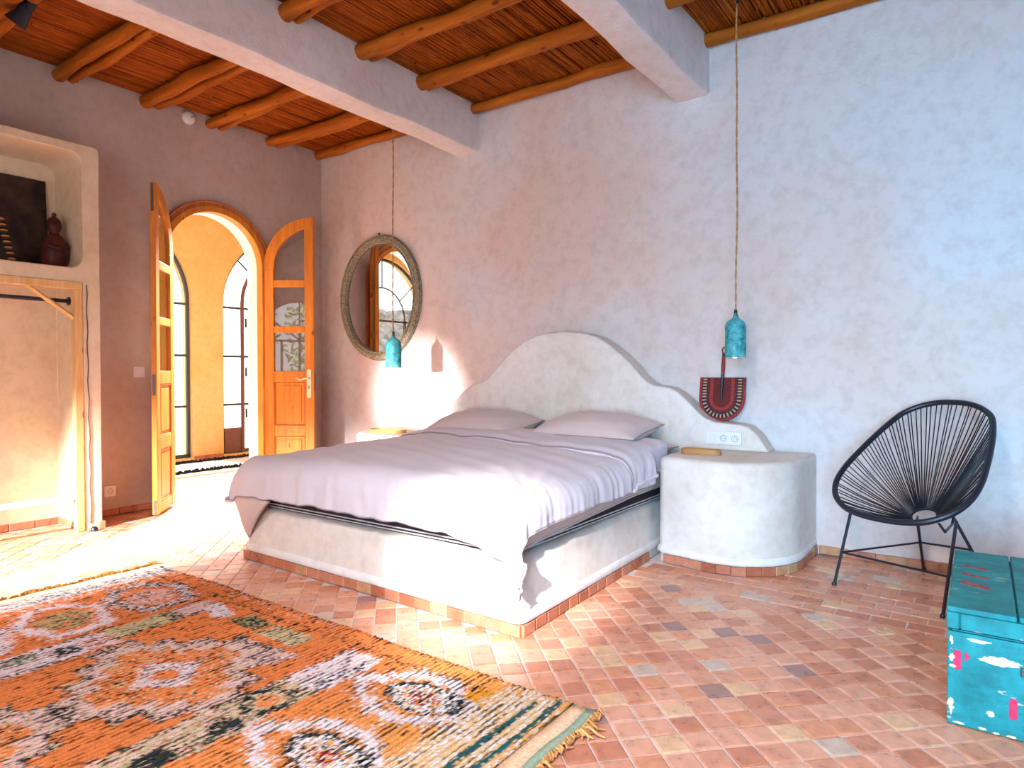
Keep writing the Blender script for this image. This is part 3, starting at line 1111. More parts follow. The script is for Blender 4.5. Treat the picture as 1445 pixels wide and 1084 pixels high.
def wp(mb, name, mat, parent, **k):
    """mesh given in world coordinates, parented to a root that stands at its own place"""
    o = mb.build(name, mat, parent, **k)
    p = parent
    off = Vector((0, 0, 0))
    while p is not None:
        off += p.location
        p = p.parent
    o.location = -off
    return o


def skirt_w(parent, pts, L, **k):
    off = Vector((0, 0, 0))
    p = parent
    while p is not None:
        off += p.location
        p = p.parent
    skirting(parent, [(a - off.x, b - off.y) for a, b in pts], L, **k)


def rcorner(pts, n=5):
    """list of (x, y, r): rounded polygon"""
    out = []
    m = len(pts)
    for i, (x, y, r) in enumerate(pts):
        p = Vector((x, y))
        a = (Vector(pts[i - 1][:2]) - p).normalized()
        b = (Vector(pts[(i + 1) % m][:2]) - p).normalized()
        if r <= 0:
            out.append((x, y))
            continue
        for k in range(n + 1):
            t = k / n
            q0, q1 = p + a * r, p + b * r
            u = (1 - t) ** 2 * q0 + 2 * t * (1 - t) * p + t * t * q1
            out.append((u.x, u.y))
    return out


def plaster_solid(poly, prof):
    """stack of offset outlines; prof: list of (inset, z)"""
    n = len(poly)
    cx = sum(p[0] for p in poly) / n
    cy = sum(p[1] for p in poly) / n
    nr = []
    ar = sum(poly[i][0] * poly[(i + 1) % n][1] - poly[(i + 1) % n][0] * poly[i][1] for i in range(n))
    if ar < 0:
        poly = poly[::-1]
    for i in range(n):
        a, b = Vector(poly[i - 1]), Vector(poly[(i + 1) % n])
        t = (b - a).normalized()
        nr.append(Vector((t.y, -t.x)))
    vs, fs = [], []
    for ins, z in prof:
        for p, q in zip(poly, nr):
            vs.append((p[0] - q.x * ins, p[1] - q.y * ins, z))
    for i in range(len(prof) - 1):
        for k in range(n):
            k2 = (k + 1) % n
            fs.append((i * n + k, i * n + k2, (i + 1) * n + k2, (i + 1) * n + k))
    fs.append(tuple(range((len(prof) - 1) * n, len(prof) * n)))
    fs.append(tuple(range(n - 1, -1, -1)))
    return MB().add(vs, fs)


pf = rcorner([(-3.555, 2.25, 0.07), (-1.535, 2.225, 0.05), (-1.575, 3.68, 0), (-1.60, 4.14, 0), (-3.56, 4.14, 0)])
prof = [(0.012, 0.0), (0.012, 0.052), (0.0, 0.056), (-0.003, 0.075), (0.004, 0.092), (0.010, 0.105), (0.012, 0.285), (0.020, 0.305), (0.038, 0.318), (0.06, 0.322)]
wp(plaster_solid(pf, prof), 'plaster_body', M['built'], bp, smooth=50)
skirt_w(bp, [(-3.555, 4.2), (-3.552, 2.256)], 0.10) if False else None
lip_prof = [(-0.002, 0.054), (-0.006, 0.060), (-0.006, 0.078), (0.0, 0.092), (0.012, 0.102)]
wp(plaster_solid(pf, lip_prof), 'plaster_lip', M['lip'], bp, smooth=50)
skirt_w(bp, [(-3.548, 2.258), (-1.545, 2.234)], 0.098)
skirt_w(bp, [(-1.543, 2.236), (-1.582, 3.60)], 0.10)

hbp = [(-3.99, 0.609), (-3.95, 0.64), (-3.86, 0.735), (-3.79, 0.778), (-3.70, 0.793), (-3.61, 0.806), (-3.55, 0.84), (-3.48, 0.905), (-3.40, 0.968), (-3.33, 1.004), (-3.25, 1.020), (-3.19, 1.05), (-3.11, 1.125), (-3.02, 1.208),
       (-2.93, 1.283), (-2.84, 1.335), (-2.73, 1.375), (-2.62, 1.392), (-2.50, 1.396), (-2.39, 1.388), (-2.30, 1.374), (-2.21, 1.344), (-2.12, 1.290), (-2.04, 1.226), (-1.96, 1.157), (-1.885, 1.072), (-1.835, 1.030), (-1.785, 1.008), (-1.73, 1.004), (-1.675, 0.995),
       (-1.62, 0.965), (-1.56, 0.915), (-1.495, 0.850), (-1.44, 0.805), (-1.38, 0.782), (-1.30, 0.776), (-1.22, 0.772), (-1.17, 0.760), (-1.115, 0.715), (-1.075, 0.655), (-1.045, 0.609)]
hb = thing('headboard', 'cream plaster headboard with a wavy bell-curve outline built against the wall', 'headboard', (-2.5, 4.24, 0.32))
wp(MB().prism(hbp + [(-1.555, 0.609), (-1.555, 0.325), (-3.555, 0.325), (-3.555, 0.609)], 4.15, 4.328, 'y'), 'plaster_body', M['built'], hb, smooth=40, bevel=0.014, segs=3)


def bedside(name, label, cx, sgn, loc):
    t = thing(name, label, 'bedside table', loc, 0, 'built-in bedside tables')
    arc = [(cx + sgn * 0.385 * math.cos(R(a)), 3.95 + 0.385 * math.sin(R(a))) for a in range(0, -91, -9)]
    pl = [(cx + sgn * 0.385, 4.33)] + arc + [(cx - sgn * 0.30, 3.605), (cx - sgn * 0.345, 3.64), (cx - sgn * 0.36, 3.75), (cx - sgn * 0.36, 4.33)]
    prof = [(0.012, 0.0), (0.012, 0.052), (0.0, 0.056), (-0.003, 0.07), (0.004, 0.086), (0.010, 0.098), (0.010, 0.575), (0.014, 0.592), (0.026, 0.604), (0.045, 0.609)]
    wp(plaster_solid(pl, prof), 'plaster_body', M['built'], t, smooth=50)
    wp(plaster_solid(pl, [(-0.002, 0.054), (-0.006, 0.060), (-0.005, 0.074), (0.001, 0.088), (0.012, 0.097)]), 'plaster_lip', M['lip'], t, smooth=50)
    path = [(cx + sgn * 0.379, 4.325)] + [(cx + sgn * 0.377 * math.cos(R(a)), 3.95 + 0.377 * math.sin(R(a))) for a in range(0, -91, -6)] + [(cx - sgn * 0.30, 3.615)]
    if sgn > 0:
        path = path[::-1]
    skirt_w(t, path, 0.078)
    return t


bs1 = bedside('bedside_table', 'rounded plaster bedside table next to the black chair, with terracotta plinth', -1.19, 1, (-1.19, 3.95, 0))
bs2 = bedside('bedside_table', 'rounded plaster bedside table under the round mirror, half hidden by the bed', -3.92, -1, (-3.92, 3.95, 0))

# ------------------------------------------------------------------ bedding
mt = thing('mattress', 'mattress with dark striped border and pale piping on the plaster bed base', 'mattress', (-2.55, 3.2, 0.322))
MX0, MX1, MY0, MY1 = -3.50, -1.598, 2.262, 4.10


def rbox(x0, x1, y0, y1, z0, z1, r=0.07):
    return plaster_solid(rounded(x0, x1, y0, y1, r, 5), [(0.02, z0), (0.004, z0 + 0.012), (0.0, z0 + 0.03), (0.0, z1 - 0.04), (0.012, z1 - 0.012), (0.04, z1)])


wp(rbox(MX0, MX1, MY0, MY1, 0.322, 0.40), 'lower_pad', M['mat_dark'], mt, smooth=50)
wp(rbox(MX0 + 0.01, MX1 - 0.01, MY0 + 0.01, MY1, 0.40, 0.550), 'core', M['mat_dark'], mt, smooth=50)
for z, d in ((0.336, 0.0), (0.352, 0.003), (0.398, 0.0)):
    pl = [(a, b, z) for a, b in rounded(MX0 - d, MX1 + d, MY0 - d, MY1, 0.07, 5)]
    wp(MB().tube(pl, 0.0035, 6, True), 'piping', M['mat_white'], mt)

fs_ = thing('fitted_sheet', 'taupe fitted sheet pulled over the mattress, hem curving up at its side', 'sheet', (-2.55, 3.2, 0.4))
pl = rounded(MX0 - 0.016, MX1 + 0.016, MY0 - 0.016, MY1 + 0.016, 0.08, 5)
dense = []
for i in range(len(pl)):
    a, b = pl[i], pl[(i + 1) % len(pl)]
    m_ = max(1, int(math.hypot(b[0] - a[0], b[1] - a[1]) / 0.06))
    dense += [(a[0] + (b[0] - a[0]) * k / m_, a[1] + (b[1] - a[1]) * k / m_) for k in range(m_)]
n = len(dense)
vs, fs = [], []
ctr = ((MX0 + MX1) / 2, (MY0 + MY1) / 2)


def hem_z(x, y):
    if x > MX1 - 0.05:
        t = max(0, min(1, (y - 2.3) / 1.3))
        return 0.345 + 0.07 * t ** 0.8
    if y < MY0 + 0.05:
        return 0.425
    return 0.40


for kz in range(6):
    for (x, y) in dense:
        h = hem_z(x, y)
        if kz < 4:
            z = h + (0.530 - h) * kz / 3
            ins = 0.0
        else:
            z = (0.553, 0.558)[kz - 4]
            ins = (0.012, 0.05)[kz - 4]
        d = Vector((ctr[0] - x, ctr[1] - y)).normalized()
        vs.append((x + d.x * ins, y + d.y * ins, z))
for kz in range(5):
    for i in range(n):
        j = (i + 1) % n
        fs.append((kz * n + i, kz * n + j, (kz + 1) * n + j, (kz + 1) * n + i))
fs.append(tuple(range(5 * n, 6 * n)))
o = wp(MB().add(vs, fs), 'sheet_body', M['sheet'], fs_, smooth=60)
wp(MB().tube([(vs[i][0] * 1.0, vs[i][1], vs[i][2]) for i in range(n)], 0.006, 6, True), 'hem_seam', M['sheet'], fs_)

# duvet as a draped sheet
FX0, FX1, FY0 = -3.47, -1.645, 2.318
RD = 0.13


def over(o, out=0.10):
    o = np.maximum(o, 0)
    q = np.minimum(o / RD, PI / 2)
    ex = np.maximum(o - RD * PI / 2, 0)
    return RD * np.sin(q) + ex * out, RD * (1 - np.cos(q)) + ex * 0.995


def drape(a, b, lift=0.0, wr=1.0):
    """a, b: cloth coordinates laid flat (world x, y of the flat cloth)"""
    oR, oL, oF = a - FX1, FX0 - a, FY0 - b
    hR, dR = over(oR)
    hL, dL = over(oL)
    hF, dF = over(oF)
    x = np.clip(a, FX0, FX1) + hR - hL
    y = np.maximum(b, FY0) - hF
    u = (np.clip(a, FX0, FX1) - FX0) / (FX1 - FX0)
    v = np.clip((b - FY0) / 1.6, 0, 1)
    top = 0.605 + 0.035 * np.sin(PI * np.clip(u, 0, 1)) ** 0.5 * np.clip(np.sin(PI * (0.12 + 0.80 * v)), 0, 1) ** 0.5 + 0.028 * v
    z = top - dR - dL - dF
    # lazy undulation and creases
    w = 0.010 * smooth_noise(a * 4.1, b * 3.3, 1) + 0.006 * smooth_noise(a * 11, b * 6, 2)
    side = np.clip((dR + dL + dF) / 0.25, 0, 1)
    z = z + wr * w * (1 - 0.7 * side)
    # soft creases that run down over the edges
    cr1 = smooth_noise(b * 23 + 3 * smooth_noise(a * 3, b * 5, 7), a * 4, 6) + 0.6 * smooth_noise(b * 47, a * 5 + b * 6, 9)
    cr2 = smooth_noise(a * 15 + 3 * smooth_noise(b * 4, a * 5, 3), b * 5, 4) + 0.6 * smooth_noise(a * 33, b * 7 + a * 5, 10)
    x = x + wr * 0.009 * cr1 * np.clip((oR + 0.12) / 0.3, 0, 1) - wr * 0.008 * cr1 * np.clip((oL + 0.12) / 0.3, 0, 1)
    y = y - wr * 0.008 * cr2 * np.clip((oF + 0.10) / 0.35, 0, 1)
    cr = np.clip(1 - np.hypot(a - FX1, b - FY0) / 0.8, 0, 1)
    ang = np.arctan2(b - FY0 + 0.1, FX1 + 0.12 - a)
    z = z + wr * 0.010 * smooth_noise(ang * 14, np.hypot(a - FX1, b - FY0) * 3, 5) * cr * (1 - side)
    z = z + wr * 0.006 * smooth_noise(b * 17 + a * 5, a * 2.2, 12) * (1 - side)
    # hem is not straight
    z = z + np.where(oF > 0.22, 0.010 * smooth_noise(a * 13, a * 5, 2) * (oF - 0.22) / 0.11, 0)
    return x, y, z + lift


def cloth(a0, a1, b0, b1, na, nb_, lift=0.0, post=None):
    A = np.linspace(a0, a1, na)
    Bv = np.linspace(b0, b1, nb_)
    ga, gb = np.meshgrid(A, Bv, indexing='ij')
    k_ = 0.87 + 0.13 * np.clip((ga - (FX1 - 0.30)) / 0.3, 0, 1)
    gb = np.where(gb < FY0, FY0 - (FY0 - gb) * k_, gb)
    x, y, z = drape(ga, gb, lift)
    if post:
        x, y, z = post(ga, gb, x, y, z)
    return [(float(p), float(q), float(r)) for p, q, r in zip(x.ravel(), y.ravel(), z.ravel())], na, nb_


dv = thing('duvet', 'large mauve duvet spread over the bed, corners hanging over the plaster base', 'duvet', (-2.55, 2.9, 0.6))


def clear_of_tables(x, y):
    k = np.clip((y - 3.50) / 0.09, 0, 1)
    return np.clip(x, -3.70 + 0.15 * k, -1.40 - 0.165 * k), y


def post(a, b, x, y, z):
    # the corner at the door side is folded under: it never hangs below the ridge
    cl = np.clip((FX0 + 0.30 - a) / 0.30, 0, 1)
    z = np.where(a < FX0 + 0.3, np.maximum(z, 0.352 + 0.02 * (1 - cl)), z)
    x, y = clear_of_tables(x, y)
    return x, y, z


pts, na, nb_ = cloth(FX0 - 0.33, FX1 + 0.242, FY0 - 0.345, 3.62, 170, 130, 0.0, post)
o = wp(MB().grid(pts, na, nb_), 'cover', M['duvet'], dv, smooth=180)
sl = o.modifiers.new('thick', 'SOLIDIFY')
sl.thickness = 0.018
sl.offset = -1
ed = [pts[i * nb_] for i in range(na)]
wp(MB().tube(ed, 0.003, 6), 'hem_piping', M['piping'], dv)
ed = [pts[(na - 1) * nb_ + j] for j in range(nb_)]
wp(MB().tube(ed, 0.003, 6), 'hem_piping', M['piping'], dv)
ed = [pts[j] for j in range(nb_)]
wp(MB().tube(ed, 0.003, 6), 'hem_piping', M['piping'], dv)
# the folded corner, its underside turned out
R0, R1, TIP = Vector((-3.585, 2.215, 0.392)), Vector((-3.20, 2.19, 0.385)), Vector((-3.50, 2.235, 0.135))
fl_pts = []
for i in range(13):
    for j in range(11):
        u, t = i / 12, j / 10
        top_ = R0.lerp(R1, u)
        q = top_.lerp(TIP, t) + Vector((0, -0.03 * math.sin(PI * t) * math.sin(PI * u) + 0.03 * t * t, 0))
        q.x += 0.012 * math.sin(PI * t) * (1 - 2 * u)
        fl_pts.append(tuple(q))
o = wp(MB().grid(fl_pts, 13, 11), 'folded_corner', M['pillow'], dv, smooth=180)
sl = o.modifiers.new('thick', 'SOLIDIFY')
sl.thickness = 0.014
wp(MB().tube([fl_pts[j] for j in range(11)] + [fl_pts[12 * 11 + j] for j in range(9, -1, -1)], 0.004, 6), 'corner_piping', M['piping'], dv)


def post2(a, b, x, y, z):
    t = np.clip((b - 3.42 - 0.10 * (a + 2.55) * 0) / 0.06, 0, 1)
    z = z - 0.022 * (1 - t) ** 2
    x, y = clear_of_tables(x, y - 0.14 * np.clip((a + 2.55) / 1.0, -1, 1.3))
    return x, y, z + 0.012 * np.clip((b - 3.5) / 0.3, 0, 1)


pts, na, nb_ = cloth(FX0 - 0.20, FX1 + 0.245, 3.40, 4.0, 130, 44, 0.034, post2)
o = wp(MB().grid(pts, na, nb_), 'turned_back_edge', M['duvet'], dv, smooth=180)
sl = o.modifiers.new('thick', 'SOLIDIFY')
sl.thickness = 0.034
sl.offset = -1
wp(MB().tube([pts[i * nb_] for i in range(na)], 0.005, 6), 'fold_piping', M['piping'], dv)
wp(MB().tube([pts[(na - 1) * nb_ + j] for j in range(nb_)], 0.012, 6), 'rolled_hem', M['duvet'], dv)


def pillow(label, loc, w, d, th, tilt, rz, seed, group='pillows on the bed'):
    t = thing('pillow', label, 'pillow', loc, rz, group)
    n = 30
    rows = []
    edge = []
    for side in (1, -1):
        pts = []
        for i in range(n + 1):
            for j in range(n + 1):
                u, v = -1 + 2 * i / n, -1 + 2 * j / n
                prof = (max(0, 1 - abs(u) ** 2.4) ** 0.58) * (max(0, 1 - abs(v) ** 2.4) ** 0.58)
                pinch = 1 - 0.07 * (1 - v * v) if abs(u) > 0.0 else 1
                x = u * w / 2 * (1 - 0.05 * (1 - v * v) * abs(u) ** 3)
                y = v * d / 2 * (1 - 0.07 * (1 - u * u) * abs(v) ** 3)
                wr = 0.006 * math.sin(u * 9 + 3 * v + seed) * math.cos(v * 7 + seed) * prof + 0.008 * math.sin(math.atan2(v + 1, u + 1.0) * 18 + seed) * prof * (1 - prof)
                pts.append((x, y, side * (th / 2 * prof) + wr))
        rows.append(pts)
    mb = MB().grid(rows[0], n + 1, n + 1)
    k = len(mb.v)
    mb.v += rows[1]
    mb.f += [(k + i * (n + 1) + j, k + i * (n + 1) + j + 1, k + (i + 1) * (n + 1) + j + 1, k + (i + 1) * (n + 1) + j) for i in range(n) for j in range(n)]
    o = mb.build('case', M['pillow'], t, smooth=180)
    bm = bmesh.new()
    bm.from_mesh(o.data)
    bmesh.ops.remove_doubles(bm, verts=bm.verts, dist=0.0004)
    bm.to_mesh(o.data)
    bm.free()
    o.rotation_euler = (R(tilt), 0, 0)
    N = n + 1
    per = [rows[0][i * N] for i in range(N)] + [rows[0][n * N + j] for j in range(1, N)] + [rows[0][i * N + n] for i in range(n - 1, -1, -1)] + [rows[0][j] for j in range(n - 1, 0, -1)]
    p2 = MB().tube(per, 0.0035, 5, True).build('edge_piping', M['piping'], t)
    p2.rotation_euler = (R(tilt), 0, 0)
    return t


pillow('taupe pillow propped on the mirror side of the bed', (-3.03, 3.90, 0.705), 0.80, 0.44, 0.22, 9, R(1), 1.0)
pillow('taupe pillow propped on the chair side of the bed, on top of another', (-2.085, 3.89, 0.722), 0.78, 0.44, 0.22, 9, R(-2), 2.3)
pillow('lower taupe pillow lying flat under the chair-side pillow', (-1.955, 3.93, 0.615), 0.72, 0.36, 0.13, 0, 0, 4.1)

# ================================================================== SMALL THINGS BY THE BED
def tray(label, loc, rz, L, Wd, H):
    t = thing('wooden_tray', label, 'tray', loc, rz, 'wooden trays on the bedside tables')
    outl = rounded(-L / 2, L / 2, -Wd / 2, Wd / 2, Wd * 0.46, 8)
    inn = rounded(-L / 2 + 0.008, L / 2 - 0.008, -Wd / 2 + 0.008, Wd / 2 - 0.008, Wd * 0.46 - 0.008, 8)
    MB().prism(outl, 0.0, 0.008, 'z').build('base', M['tray'], t, bevel=0.002)
    n = len(outl)
    vs = [(a, b, 0.008) for a, b in outl] + [(a, b, H) for a, b in outl] + [(a, b, H) for a, b in inn] + [(a, b, 0.008) for a, b in inn]
    fs = []
    for k in range(3):
        fs += [(k * n + i, k * n + (i + 1) % n, (k + 1) * n + (i + 1) % n, (k + 1) * n + i) for i in range(n)]
    MB().add(vs, fs).build('rim', M['tray'], t, smooth=40)


tray('narrow oval wooden tray on the bedside table by the black chair', (-1.36, 3.86, 0.609), R(4), 0.235, 0.085, 0.032)
tray('oval wooden tray on the bedside table under the round mirror', (-3.92, 3.78, 0.609), R(6), 0.33, 0.17, 0.028)


def outlet(label, loc, rz, n=3, group=None):
    """plate in local x-z, face at -y"""
    t = thing('power_outlet', label, 'outlet', loc, rz, group)
    w = 0.071 * n + 0.010
    pl = MB().prism(rounded(-w / 2, w / 2, -0.041, 0.041, 0.006, 4), -0.010, 0.0, 'y').build('plate', M['white_plastic'], t, bevel=0.002)
    for k in range(n):
        cx = -w / 2 + 0.005 + 0.071 * (k + 0.5)
        if k == 0 and n > 1:
            r_ = MB().box(cx - 0.022, cx + 0.022, -0.0145, -0.010, -0.022, 0.022).build('rocker', M['white_plastic'], t, bevel=0.0015)
        else:
            mt_ = Matrix.Translation((cx, -0.010, 0)) @ Matrix.Rotation(R(90), 4, 'X')
            s_ = MB().lathe([(0.0225, 0.0), (0.0225, 0.003), (0.0195, 0.003), (0.0190, 0.0006), (0.001, 0.0006)], 22, mt_).build('socket', M['white_plastic'], t)
            MB().lathe([(0.0195, 0.0008), (0.0195, 0.0014), (0.016, 0.0014)], 20, mt_, True, True).build('recess', M['cable_grey'], s_) if False else None
            for hx in (-0.0095, 0.0095):
                MB().lathe([(0.0034, 0.0), (0.0034, 0.0018)], 8, Matrix.Translation((cx + hx, -0.010, -0.001)) @ Matrix.Rotation(R(90), 4, 'X')).build('pin_hole', M['dark_hole'], s_)
            MB().lathe([(0.0026, 0.0), (0.0026, 0.006)], 8, Matrix.Translation((cx, -0.010, 0.010)) @ Matrix.Rotation(R(90), 4, 'X')).build('earth_pin', M['lock'], s_)
            rg = [(cx + 0.0195 * math.cos(2 * PI * i / 20), -0.0132, 0.0195 * math.sin(2 * PI * i / 20)) for i in range(20)]
            MB().tube(rg, 0.0011, 5, True).build('socket_ring', M['cable_grey'], s_)
    return t


outlet('white triple plate with a switch and two sockets on the headboard, chair side', (-1.315, 4.149, 0.685), 0, 3, 'power outlets')
outlet('white plate with a switch and one socket on the headboard under the mirror', (-3.78, 4.149, 0.70), 0, 2, 'power outlets')
outlet('single white socket low on the wall beside the wardrobe', (XL, 2.325, 0.188), R(90), 1, 'power outlets')

sw = thing('light_switch', 'white square light switch on the shaded wall beside the open door leaf', 'switch', (XL, 2.548, 1.10), R(90))
MB().prism(rounded(-0.042, 0.042, -0.042, 0.042, 0.006, 4), -0.010, 0, 'y').build('plate', M['white_plastic'], sw, bevel=0.002)
MB().box(-0.031, 0.031, -0.014, -0.010, -0.031, 0.031).build('rocker', M['white_plastic'], sw, bevel=0.002)

sd = thing('smoke_detector', 'round white smoke detector high on the wall above the arched door', 'detector', (XL, 2.965, 3.222), R(90))
MB().lathe([(0.052, 0.0), (0.052, 0.018), (0.046, 0.032), (0.030, 0.038), (0.001, 0.039)], 28, Matrix.Rotation(R(90), 4, 'X')).build('housing', M['white_plastic'], sd, smooth=50)
MB().lathe([(0.006, 0.036), (0.006, 0.042)], 10, Matrix.Rotation(R(90), 4, 'X') @ Matrix.Translation((0.012, 0.006, 0))).build('test_button', M['dark_hole'], sd)


def pendant(label, x, y, z0, r):
    t = thing('pendant_lamp', label, 'lamp', (x, y, z0), 0, 'verdigris pendant lamps')
    k = r / 155.0
    h = 0.00039
    out_ = [(155 * k, 0.0), (157 * k, 0.02), (157 * k, (930 - 480) * h), (153 * k, (930 - 440) * h), (140 * k, (930 - 400) * h), (118 * k, (930 - 368) * h), (80 * k, (930 - 345) * h), (52 * k, (930 - 325) * h), (40 * k, (930 - 298) * h), (32 * k, (930 - 265) * h), (20 * k, (930 - 246) * h)]
    inn = [(max(0.002, a - 0.003), b - 0.002 if i else b) for i, (a, b) in enumerate(out_)]
    MB().lathe(inn[::-1] + out_, 32, None, False, False).build('shade', M['patina'], t, smooth=45)
    MB().lathe([(0.0575 * r / 0.0575 * 0.985, 0.0), (r * 0.985, 0.004), (r * 1.02, 0.004), (r * 1.02, 0.0)], 32, None, False, False).build('rim_band', M['brass'], t)
    MB().lathe([(0.014, 0.10), (0.018, 0.11), (0.018, 0.17), (0.010, 0.20)], 14).build('bulb_holder', M['black_metal'], t)
    zt = (930 - 246) * h
    MB().lathe([(0.010, zt - 0.004), (0.010, zt + 0.014), (0.005, zt + 0.02)], 12).build('collar', M['black_metal'], t)
    top = 3.285 - z0
    for s in (0, PI):
        path = []
        n = 150
        for i in range(n + 1):
            z = zt + 0.015 + (top - zt - 0.015) * i / n
            sway = 0.004 * math.sin(z * 3.1 + x) + 0.002 * math.sin(z * 9)
            path.append((0.0032 * math.cos(i * 0.55 + s) + sway, 0.0032 * math.sin(i * 0.55 + s), z))
        MB().tube(path, 0.0032, 5).build('cord_strand', M['rope'], t, smooth=60)
    MB().tube([(0.0, 0, top - 0.03), (0.0, 0, top + 0.01)], 0.008, 8).build('ceiling_hook', M['black_metal'], t)
    return t


pendant('verdigris bell pendant lamp hanging in front of the mirror on a long rope cord', -3.80, 3.725, 1.133, 0.0625)
pendant('verdigris bell pendant lamp hanging above the woven fan on a long rope cord', -1.187, 3.95, 1.181, 0.0590)

mr = thing('round_mirror', 'round wall mirror in a grey woven fibre frame, reflecting the door', 'mirror', (-4.585, 4.33, 1.79))
MBm = MB()
nseg = 72
prof = [(0.0, 0.0), (0.012, 0.030), (0.040, 0.045), (0.072, 0.034), (0.085, 0.006), (0.085, 0.0)]
vs, fs = [], []
a0, b0 = 0.448, 0.500
for i in range(nseg):
    q = 2 * PI * i / nseg
    for (o_, d) in prof:
        w = 0.0035 * (1 if i % 2 else -1)
        vs.append(((a0 + o_) * math.cos(q), -d - (w if d > 0.02 else 0), (b0 + o_) * math.sin(q)))
m_ = len(prof)
for i in range(nseg):
    j = (i + 1) % nseg
    fs += [(i * m_ + k, j * m_ + k, j * m_ + k + 1, i * m_ + k + 1) for k in range(m_ - 1)]
MB().add(vs, fs).build('woven_frame', M['woven'], mr, smooth=30)
for rr_ in (0.010, 0.072):
    MB().tube([((a0 + rr_) * math.cos(2 * PI * i / 60), -0.036 if rr_ < 0.05 else -0.030, (b0 + rr_) * math.sin(2 * PI * i / 60)) for i in range(60)], 0.007, 6, True).build('frame_binding', M['woven'], mr)
n = 64
vs = [(0.452 * math.cos(2 * PI * i / n), -0.012, 0.504 * math.sin(2 * PI * i / n)) for i in range(n)]
vs2 = [(a, -0.004, c) for a, b, c in vs]
MB().add(vs + vs2, [tuple(range(n)), tuple(range(2 * n - 1, n - 1, -1))] + [((i + 1) % n, i, n + i, n + (i + 1) % n) for i in range(n)]).build('mirror_glass', M['mirror'], mr, smooth=0)
MB().tube([(0, -0.02, b0 + 0.08), (0, -0.012, b0 + 0.105)], 0.006, 6).build('hanging_nail', M['black_metal'], mr)

# woven fan
fn = thing('woven_fan', 'red and black woven straw hand fan with leather handle, leaning on the headboard shoulder', 'fan', (-1.374, 4.262, 0.779))
fn.rotation_euler = (R(-9), 0, R(-1))


def upoly(hw, ztop, zc, n=18):
    return [(hw, ztop)] + [(hw * math.cos(PI * i / n), zc - hw * math.sin(PI * i / n)) for i in range(n + 1)] + [(-hw, ztop)]


ZT = 0.288
ZCN = 0.150
prev = None
for hw_, mat_, nm in ((0.150, 'red', 'rim_band'), (0.133, 'black_straw', 'black_band'), (0.094, 'dark_red', 'dotted_band'), (0.080, 'red', 'red_band'), (0.058, 'dark_red', 'centre_panel')):
    d = 0.004 + (0.150 - hw_) * 0.02
    MB().prism(upoly(hw_, ZT - (0.150 - hw_) * 0.05, ZCN), -d, d, 'y').build(nm, M[mat_], fn, smooth=30)
tk = []
for i in range(7):
    z = ZT - 0.014 - i * 0.019
    for sx in (-1, 1):
        tk.append((sx * 0.114, z, 0))
for i in range(15):
    q = PI * (i + 0.5) / 15
    tk.append((0.114 * math.cos(q), ZCN - 0.114 * math.sin(q), -q))
proto = MB().box(-0.013, 0.013, -0.0062, 0.0062, -0.0042, 0.0042).build('straw_stitch', M['tan_straw'], fn)
first = True
for a, b, q in tk:
    o = proto if first else proto.copy()
    if not first:
        C.objects.link(o)
        o.parent = fn
    o.location = (a, 0, b)
    o.rotation_euler = (0, -q, 0)
    first = False
MB().tube([(0, -0.008, 0.13), (0, -0.012, 0.20), (0, -0.012, 0.305)], [0.006, 0.009, 0.010], 8).build('handle_binding', M['leather_dark'], fn, smooth=60)
MB().tube([(0, -0.010, 0.30), (0, -0.010, 0.37), (0, -0.010, 0.43)], [0.011, 0.013, 0.010], 10).build('handle', M['leather'], fn, smooth=60)
MB().tube([(0, -0.010, 0.425), (0, -0.010, 0.445)], 0.0105, 10).build('handle_knot', M['leather_dark'], fn)
MB().tube([(0.011 * math.sin(2 * PI * i / 16), -0.010, 0.466 + 0.020 * -math.cos(2 * PI * i / 16)) for i in range(16)], 0.0042, 6, True).build('hanging_loop', M['leather'], fn, smooth=60)

# ceiling spotlight
sp = thing('spotlight', 'small black adjustable spotlight fixed to the cane ceiling', 'spotlight', (-4.50, 1.50, 3.17))
tilt = Vector((-0.52, -0.37, -0.77)).to_track_quat('-Z', 'Y').to_matrix().to_4x4()
MB().lathe([(0.026, 0.075), (0.030, 0.06), (0.032, 0.02), (0.040, -0.02), (0.058, -0.085), (0.052, -0.085), (0.030, -0.02), (0.002, -0.01)], 24, tilt).build('lamp_head', M['black_metal'], sp)
MB().tube([(-0.038, 0, 0.0), (-0.040, 0, 0.06), (0.0, 0, 0.098), (0.040, 0, 0.06), (0.038, 0, 0.0)], 0.006, 6).build('bracket', M['black_metal'], sp)
MB().lathe([(0.035, 0.098), (0.035, 0.118)], 18).build('ceiling_rose', M['black_metal'], sp)
MB().tube([(0.02, 0.02, 0.07), (0.06, 0.03, 0.05), (0.09, 0.06, 0.075), (0.05, 0.05, 0.105)], 0.004, 6).build('cable', M['black_metal'], sp)

# ================================================================== CHAIR
ch = thing('string_chair', 'black string lounge chair with pear-shaped shell and thin steel legs by the wall', 'chair', (-0.26, 3.9, 0))
cS = Vector((0.906, -0.423, 0))
cU = Vector((0.324, 0.694, 0.643))
cC = Vector((-0.26, 3.90, 0.66))
rimsu = [(0.0, -0.419), (0.098, -0.413), (0.186, -0.390), (0.254, -0.345), (0.302, -0.285), (0.328, -0.205), (0.330, -0.105), (0.312, 0.010), (0.286, 0.130), (0.255, 0.240), (0.215, 0.335), (0.150, 0.395), (0.075, 0.427), (0.0, 0.434)]
full = rimsu + [(-a, b) for a, b in rimsu[-2:0:-1]]


